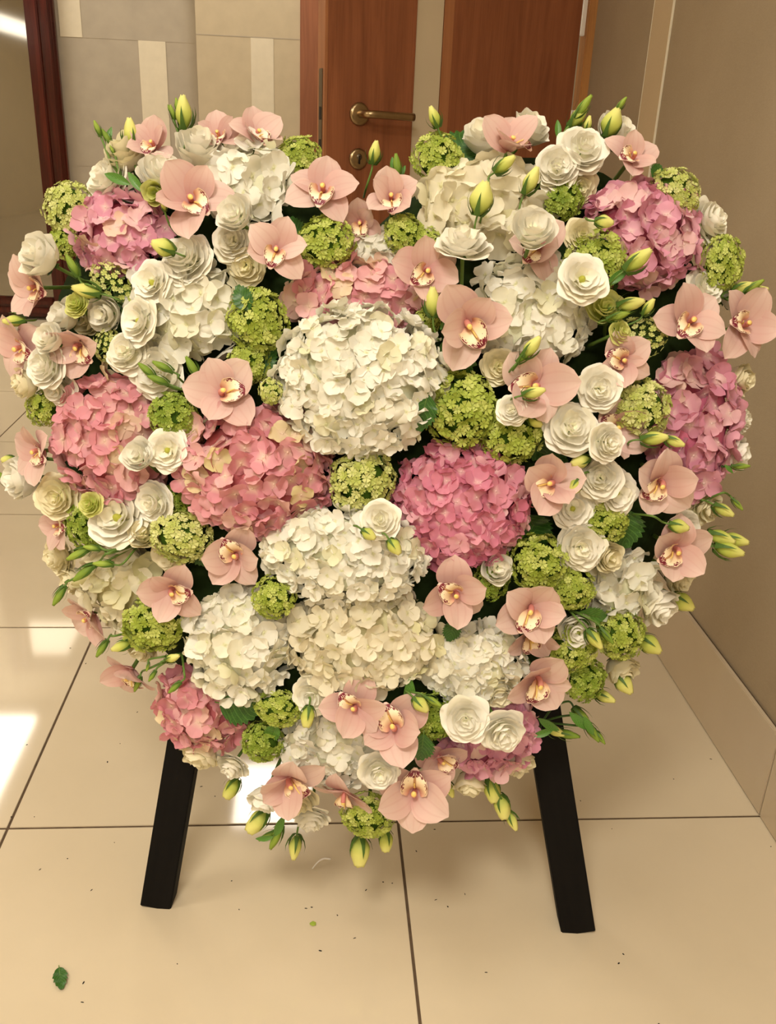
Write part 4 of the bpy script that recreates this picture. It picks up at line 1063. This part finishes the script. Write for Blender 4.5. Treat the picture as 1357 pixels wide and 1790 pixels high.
S([(240, 1196, 108, 28, 'g', .03, (262, 1168)), (302, 1150, -25, 28, 'y', .04), (305, 1202, 135, 28, 'g', .04, (322, 1176)), (266, 1182, 120, 22, 'g', .04), (258, 1166, 100, 16, 'g', .04)], (318, 1142), 'dangling green sprig in front of the lower left pink hydrangea')
S([(759, 204, -115, 36, 'y')], (778, 250), 'single bud left of the right lobe in front of the far door panel')
S([(655, 266, -82, 38, 'y')], (636, 345), 'single bud standing in the notch before the door lock')
S([(694, 290, -98, 40, 'g')], (700, 318), 'dark green bud peeking right of the notch', leaflets=[(704, 300, -70, 24), (688, 292, -100, 36)])
S([(883, 287, -40, 42, 'y', .05, (854, 330)), (842, 346, -80, 56, 'f')], (836, 402), 'pair of plump buds over the creamy large-petalled hydrangea')
S([(929, 315, -68, 48, 'y')], (912, 382), 'upright bud above the cream white cup on the right lobe')
S([(1020, 186, -56, 44, 'g'), (1012, 202, -58, 44, 'y', .04)], (976, 246), 'two long buds at the top right against the door edge', leaflets=[(976, 226, -95, 34), (1000, 214, -55, 40)])
S([(1028, 216, -80, 26, 'y')], (1026, 246), 'short bud behind the biggest white bloom at the top right')
S([(1070, 214, -72, 48, 'f'), (1086, 182, -55, 28, 'g', .04)], (1050, 264), 'large pale bud with a small one at the top right rim')
S([(1057, 388, 5, 32, 'f')], (1030, 386), 'round bud on the left side of the upper right mauve hydrangea')
S([(1116, 454, -42, 54, 'y')], (1066, 502), 'big yellow-green bud across the upper right mauve hydrangea', leaflets=[(1080, 484, -40, 50)])
S([(1104, 531, -15, 46, 'y'), (1134, 536, -60, 32, 'y'), (1082, 552, -20, 40, 'g')], (1064, 566), 'three buds beside the greenish yellow half-open bloom')
S([(1318, 500, -35, 38, 'g'), (1300, 502, -20, 38, 'y', .03), (1326, 508, -12, 34, 'y', .03)], (1268, 522), 'buds pointing right past the right edge above the rightmost orchid')
S([(757, 527, -95, 50, 'y'), (786, 516, -75, 30, 'g', .05)], (774, 592), 'pair of buds right of the top of the central white hydrangea', leaflets=[(776, 566, -60, 24)])
S([(930, 606, -55, 44, 'y'), (920, 618, -50, 40, 'g')], (896, 642), 'slanted bud above the big pink orchid on the right')
S([(934, 686, -18, 40, 'y', .075)], (896, 700), 'green bud lying across the big pink orchid')
S([(936, 737, 30, 28, 'f')], (912, 728), 'tiny bud under the big pink orchid beside the viburnum pair')
S([(1044, 787, 10, 30, 'f')], (978, 788), 'small bud on a dark straight stem in the right dark gap', dark=True)
S([(1014, 806, 160, 34, 'f')], (1040, 806), 'round yellow-green bud at the edge of the right dark gap')
S([(1006, 851, 120, 32, 'f', .05)], (1020, 836), 'round green bud over the orchid with the left pointing lip')
S([(1145, 766, -10, 46, 'y'), (1180, 772, 18, 36, 'y', .04)], (1110, 778), 'two buds lying against the tall right hydrangea')
S([(1296, 815, -5, 30, 'g')], (1262, 812), 'dark green bud sticking out at the right edge', leaflets=[(1275, 820, 40, 22)], dark=True)
S([(1266, 892, 25, 38, 'y'), (1290, 882, 45, 26, 'g', .04, (1262, 862))], (1226, 878), 'pale bud and a dark one past the right edge, low')
S([(1188, 920, 10, 34, 'f', .05, (1140, 902))], (1098, 898), 'bud on a thick curved stem above the low right orchid')
S([(1262, 940, 14, 48, 'y'), (1286, 944, 8, 46, 'y', .04), (1276, 962, 10, 50, 'y', .05)], (1214, 922), 'three pale buds fanning out past the lower right edge')
S([(1195, 1053, 30, 42, 'f', .01)], (1168, 1036), 'pale bud hanging at the right edge below the low orchid')
S([(1137, 1127, 32, 44, 'f', .01)], (1112, 1112), 'pale bud beside the tall lower right viburnum')
S([(1092, 1196, 50, 40, 'f', .01)], (1072, 1176), 'oval bud hanging free over the floor at the lower right')
S([(1058, 1218, 20, 38, 'y', .01)], (1030, 1206), 'bud at the foot of the lowest right viburnum')
S([(1040, 1118, 48, 40, 'y', .05), (1062, 1112, 48, 34, 'g', .045)], (994, 1066), 'bud on a long stem across the lower right viburnums')
S([(645, 934, 30, 28, 'f')], (628, 920), 'round green bud left under the small central rosette')
S([(690, 956, 50, 32, 'f')], (676, 940), 'small bud right under the small central rosette')
S([(538, 1253, 95, 36, 'o')], (540, 1226), 'yellow bud hanging under the lower central white bloom')
S([(736, 1232, 40, 34, 'f', .05), (758, 1226, 25, 32, 'g', .05)], (718, 1204), 'buds with green wrapping sepals over the dark bottom viburnum', leaflets=[(716, 1214, 90, 60), (728, 1250, 60, 44)])
S([(1020, 1256, 45, 46, 'g', .01), (1036, 1280, 52, 40, 'g', .01), (994, 1284, 5, 40, 'g', .01), (972, 1278, 20, 34, 'y', .01), (1050, 1290, 50, 26, 'g', .01)], (948, 1262), 'dark leafy sprig with narrow buds behind the right easel leg', leaflets=[(1014, 1262, 40, 50), (960, 1268, 30, 44), (1030, 1270, 60, 40), (950, 1282, -20, 40)], dark=True)
S([(405, 1378, 118, 38, 'o', .0)], (412, 1344), 'yellow bud drooping at the lower left rim, highest of the bottom buds')
S([(450, 1436, 128, 46, 'o', .0)], (474, 1402), 'yellow bud drooping left beneath the bottom left orchid')
S([(482, 1464, 112, 44, 'g', .0), (466, 1462, 150, 30, 'g', .0)], (492, 1412), 'dark green twig of closed buds hanging near the bottom', leaflets=[(488, 1446, 110, 44), (462, 1466, 165, 32)], dark=True)
S([(516, 1482, 95, 42, 'y', .0)], (526, 1440), 'slim yellow bud hanging below the bottom white blooms')
S([(630, 1488, 90, 50, 'o', .0)], (632, 1446), 'largest yellow bud hanging under the tip of the heart')
S([(675, 1470, 88, 36, 'o', .0)], (676, 1438), 'short yellow bud right under the tip of the heart')
S([(786, 1380, 62, 30, 'y', .0)], (770, 1352), 'little bud at the right of the bottom tip orchid')
S([(860, 1380, 72, 44, 'o', .0), (878, 1410, 72, 42, 'o', .0), (896, 1436, 62, 34, 'y', .0)], (852, 1346), 'chain of three yellow buds hanging at the lower right')
S([(14, 803, 170, 22, 'o', -.01)], (50, 806), 'blunt yellow bud at the far left edge')
S([(8, 838, -130, 34, 'g', -.01, (24, 856))], (48, 858), 'dark bud on a thin stem at the far left edge', dark=True)

# ------------------------------------------------------------------ leaves
for a in [
 (798, 628, 84, 70, 'large dark leaf right of the central white hydrangea', 1, .02),
 (808, 258, 82, -70, 'rounded dark leaf beside the top viburnum right of the notch', 1, .0),
 (514, 402, 56, -110, 'dark leaf behind the viburnum left of the notch', 0, .0),
 (424, 520, 50, -120, 'small jagged leaf above the large left viburnum', 0, .03),
 (464, 628, 56, -60, 'leaf beside the lower viburnum left of the central hydrangea', 0, .012),
 (740, 722, 66, 100, 'leaf at the lower right of the central white hydrangea', 0, .01),
 (1096, 926, 72, 80, 'dark jagged leaf above the low right orchid', 1, .01),
 (420, 1238, 74, 10, 'leaf between the lower left pink hydrangea and the white one', 1, .01),
 (738, 1310, 60, 92, 'jagged leaf hanging between the bottom orchids', 0, .05),
 (790, 1104, 44, 100, 'small leaf under the orchid with the raised lip', 0, .004),
 (346, 972, 44, 60, 'little leaf under the pale yellow-green viburnum', 0, .008),
 (938, 778, 64, 60, 'shadowed leaf in the dark gap on the right', 1, -.012),
 (968, 800, 60, 20, 'second shadowed leaf in the dark gap on the right', 0, -.014),
 (938, 930, 66, 60, 'shadowed leaf right of the deep pink hydrangea', 1, -.01),
 (1150, 298, 36, -60, 'tiny leaf at the upper right rim beside a viburnum', 0, -.01),
 (475, 1284, 50, 110, 'feathery bright leaf over the dark viburnum at the lower left', 2, .02),
 (648, 800, 44, -160, 'leaf edge between the central hydrangea and its viburnum', 0, -.004),
 (1060, 500, 50, 140, 'leaf beneath the big bud of the upper right hydrangea', 0, .0),
 (218, 522, 60, 170, 'leaf under the sparse yellowish viburnum', 0, .0),
 (1040, 1078, 60, 15, 'narrow leaf above the lower right viburnums', 2, .02),
]: leaf(*a)

# ------------------------------------------------------------------ bits on the floor
def floor_at(px, py): d = ray(px, py); return CAM+d*(-CAM.z/d.z)
P = floor_at(106, 1713)
fe = thing('fallen_leaf', 'small dark green leaf lying on the floor tiles at lower left', 'leaf', None, Matrix.Translation(P+Vector((0, 0, .004))) @ Matrix.Rotation(R(-70), 4, 'Z') @ Matrix.Translation((-.016, 0, 0)))
del_me = leaf_mesh(M['leaf'], 9, .26, 6, .3, .05)
obj('leaf_blade', del_me, fe, Matrix.Scale(.033, 4)); obj('midrib', MIDR, fe, Matrix.Diagonal((.033, .033, .008, 1)))
pts = [floor_at(x, y)+Vector((0, 0, .0015+h)) for x, y, h in ((546, 1520, 0), (556, 1511, .003), (566, 1506, .004), (578, 1504, .001))]
V, F = tube(pts, .0009, .0016, 6, 5)
tag(obj('petal_shred', new_mesh('petal_shred', V, F, M['white_paint'])), 'thin white curled petal shred on the floor below the heart', 'petal', None)
P = floor_at(547, 1616)
V = []; 
for k in range(8): a = k*math.pi/4; V.append(P+Vector((math.cos(a)*.0045*(1+.3*(k % 2)), math.sin(a)*.0035, .0006+.001*(k % 3))))
V.append(P+Vector((0, 0, .003)))
tag(obj('petal_scrap', new_mesh('petal_scrap', V, [(k, (k+1) % 8, 8) for k in range(8)], M['bud'])), 'tiny yellow-green petal scrap on the floor tile', 'petal', None)
rr = random.Random(5); V, F = [], []
spots = [(47, 1302), (123, 1133), (20, 1428), (70, 1520), (118, 1501), (200, 1473), (188, 1332), (160, 1556), (480, 1470), (418, 1590), (535, 1588), (545, 1586), (146, 1718), (144, 1752), (310, 1685), (405, 1540),
 (760, 1450), (728, 1488), (783, 1585), (762, 1573), (813, 1563), (1015, 1400), (1070, 1449), (1178, 1362), (1243, 1327), (1090, 1668), (1082, 1684), (1348, 1480), (1152, 1790), (670, 1542), (686, 1544), (60, 1428), (240, 1245), (352, 1375), (376, 1392), (590, 1600), (620, 1640), (850, 1700), (150, 1160), (210, 1300), (640, 1556), (560, 1662)]
for (x, y) in spots:
    P = floor_at(x, y); a0 = rr.uniform(0, 6.28); ln = rr.uniform(.0008, .0026); wd = rr.uniform(.0006, .0013); o = len(V)
    for k in range(6):
        a = k*math.pi/3; X, Y = math.cos(a)*ln, math.sin(a)*wd
        V.append(P+Vector((X*math.cos(a0)-Y*math.sin(a0), X*math.sin(a0)+Y*math.cos(a0), .0002)))
    V.append(P+Vector((0, 0, .0012))); F += [(o+k, o+(k+1) % 6, o+6) for k in range(6)]
tag(obj('floor_debris', new_mesh('floor_debris', V, F, M['dark_slot'])), 'scattered dark specks and crumbs on the pale floor tiles', 'debris', None, 'stuff')
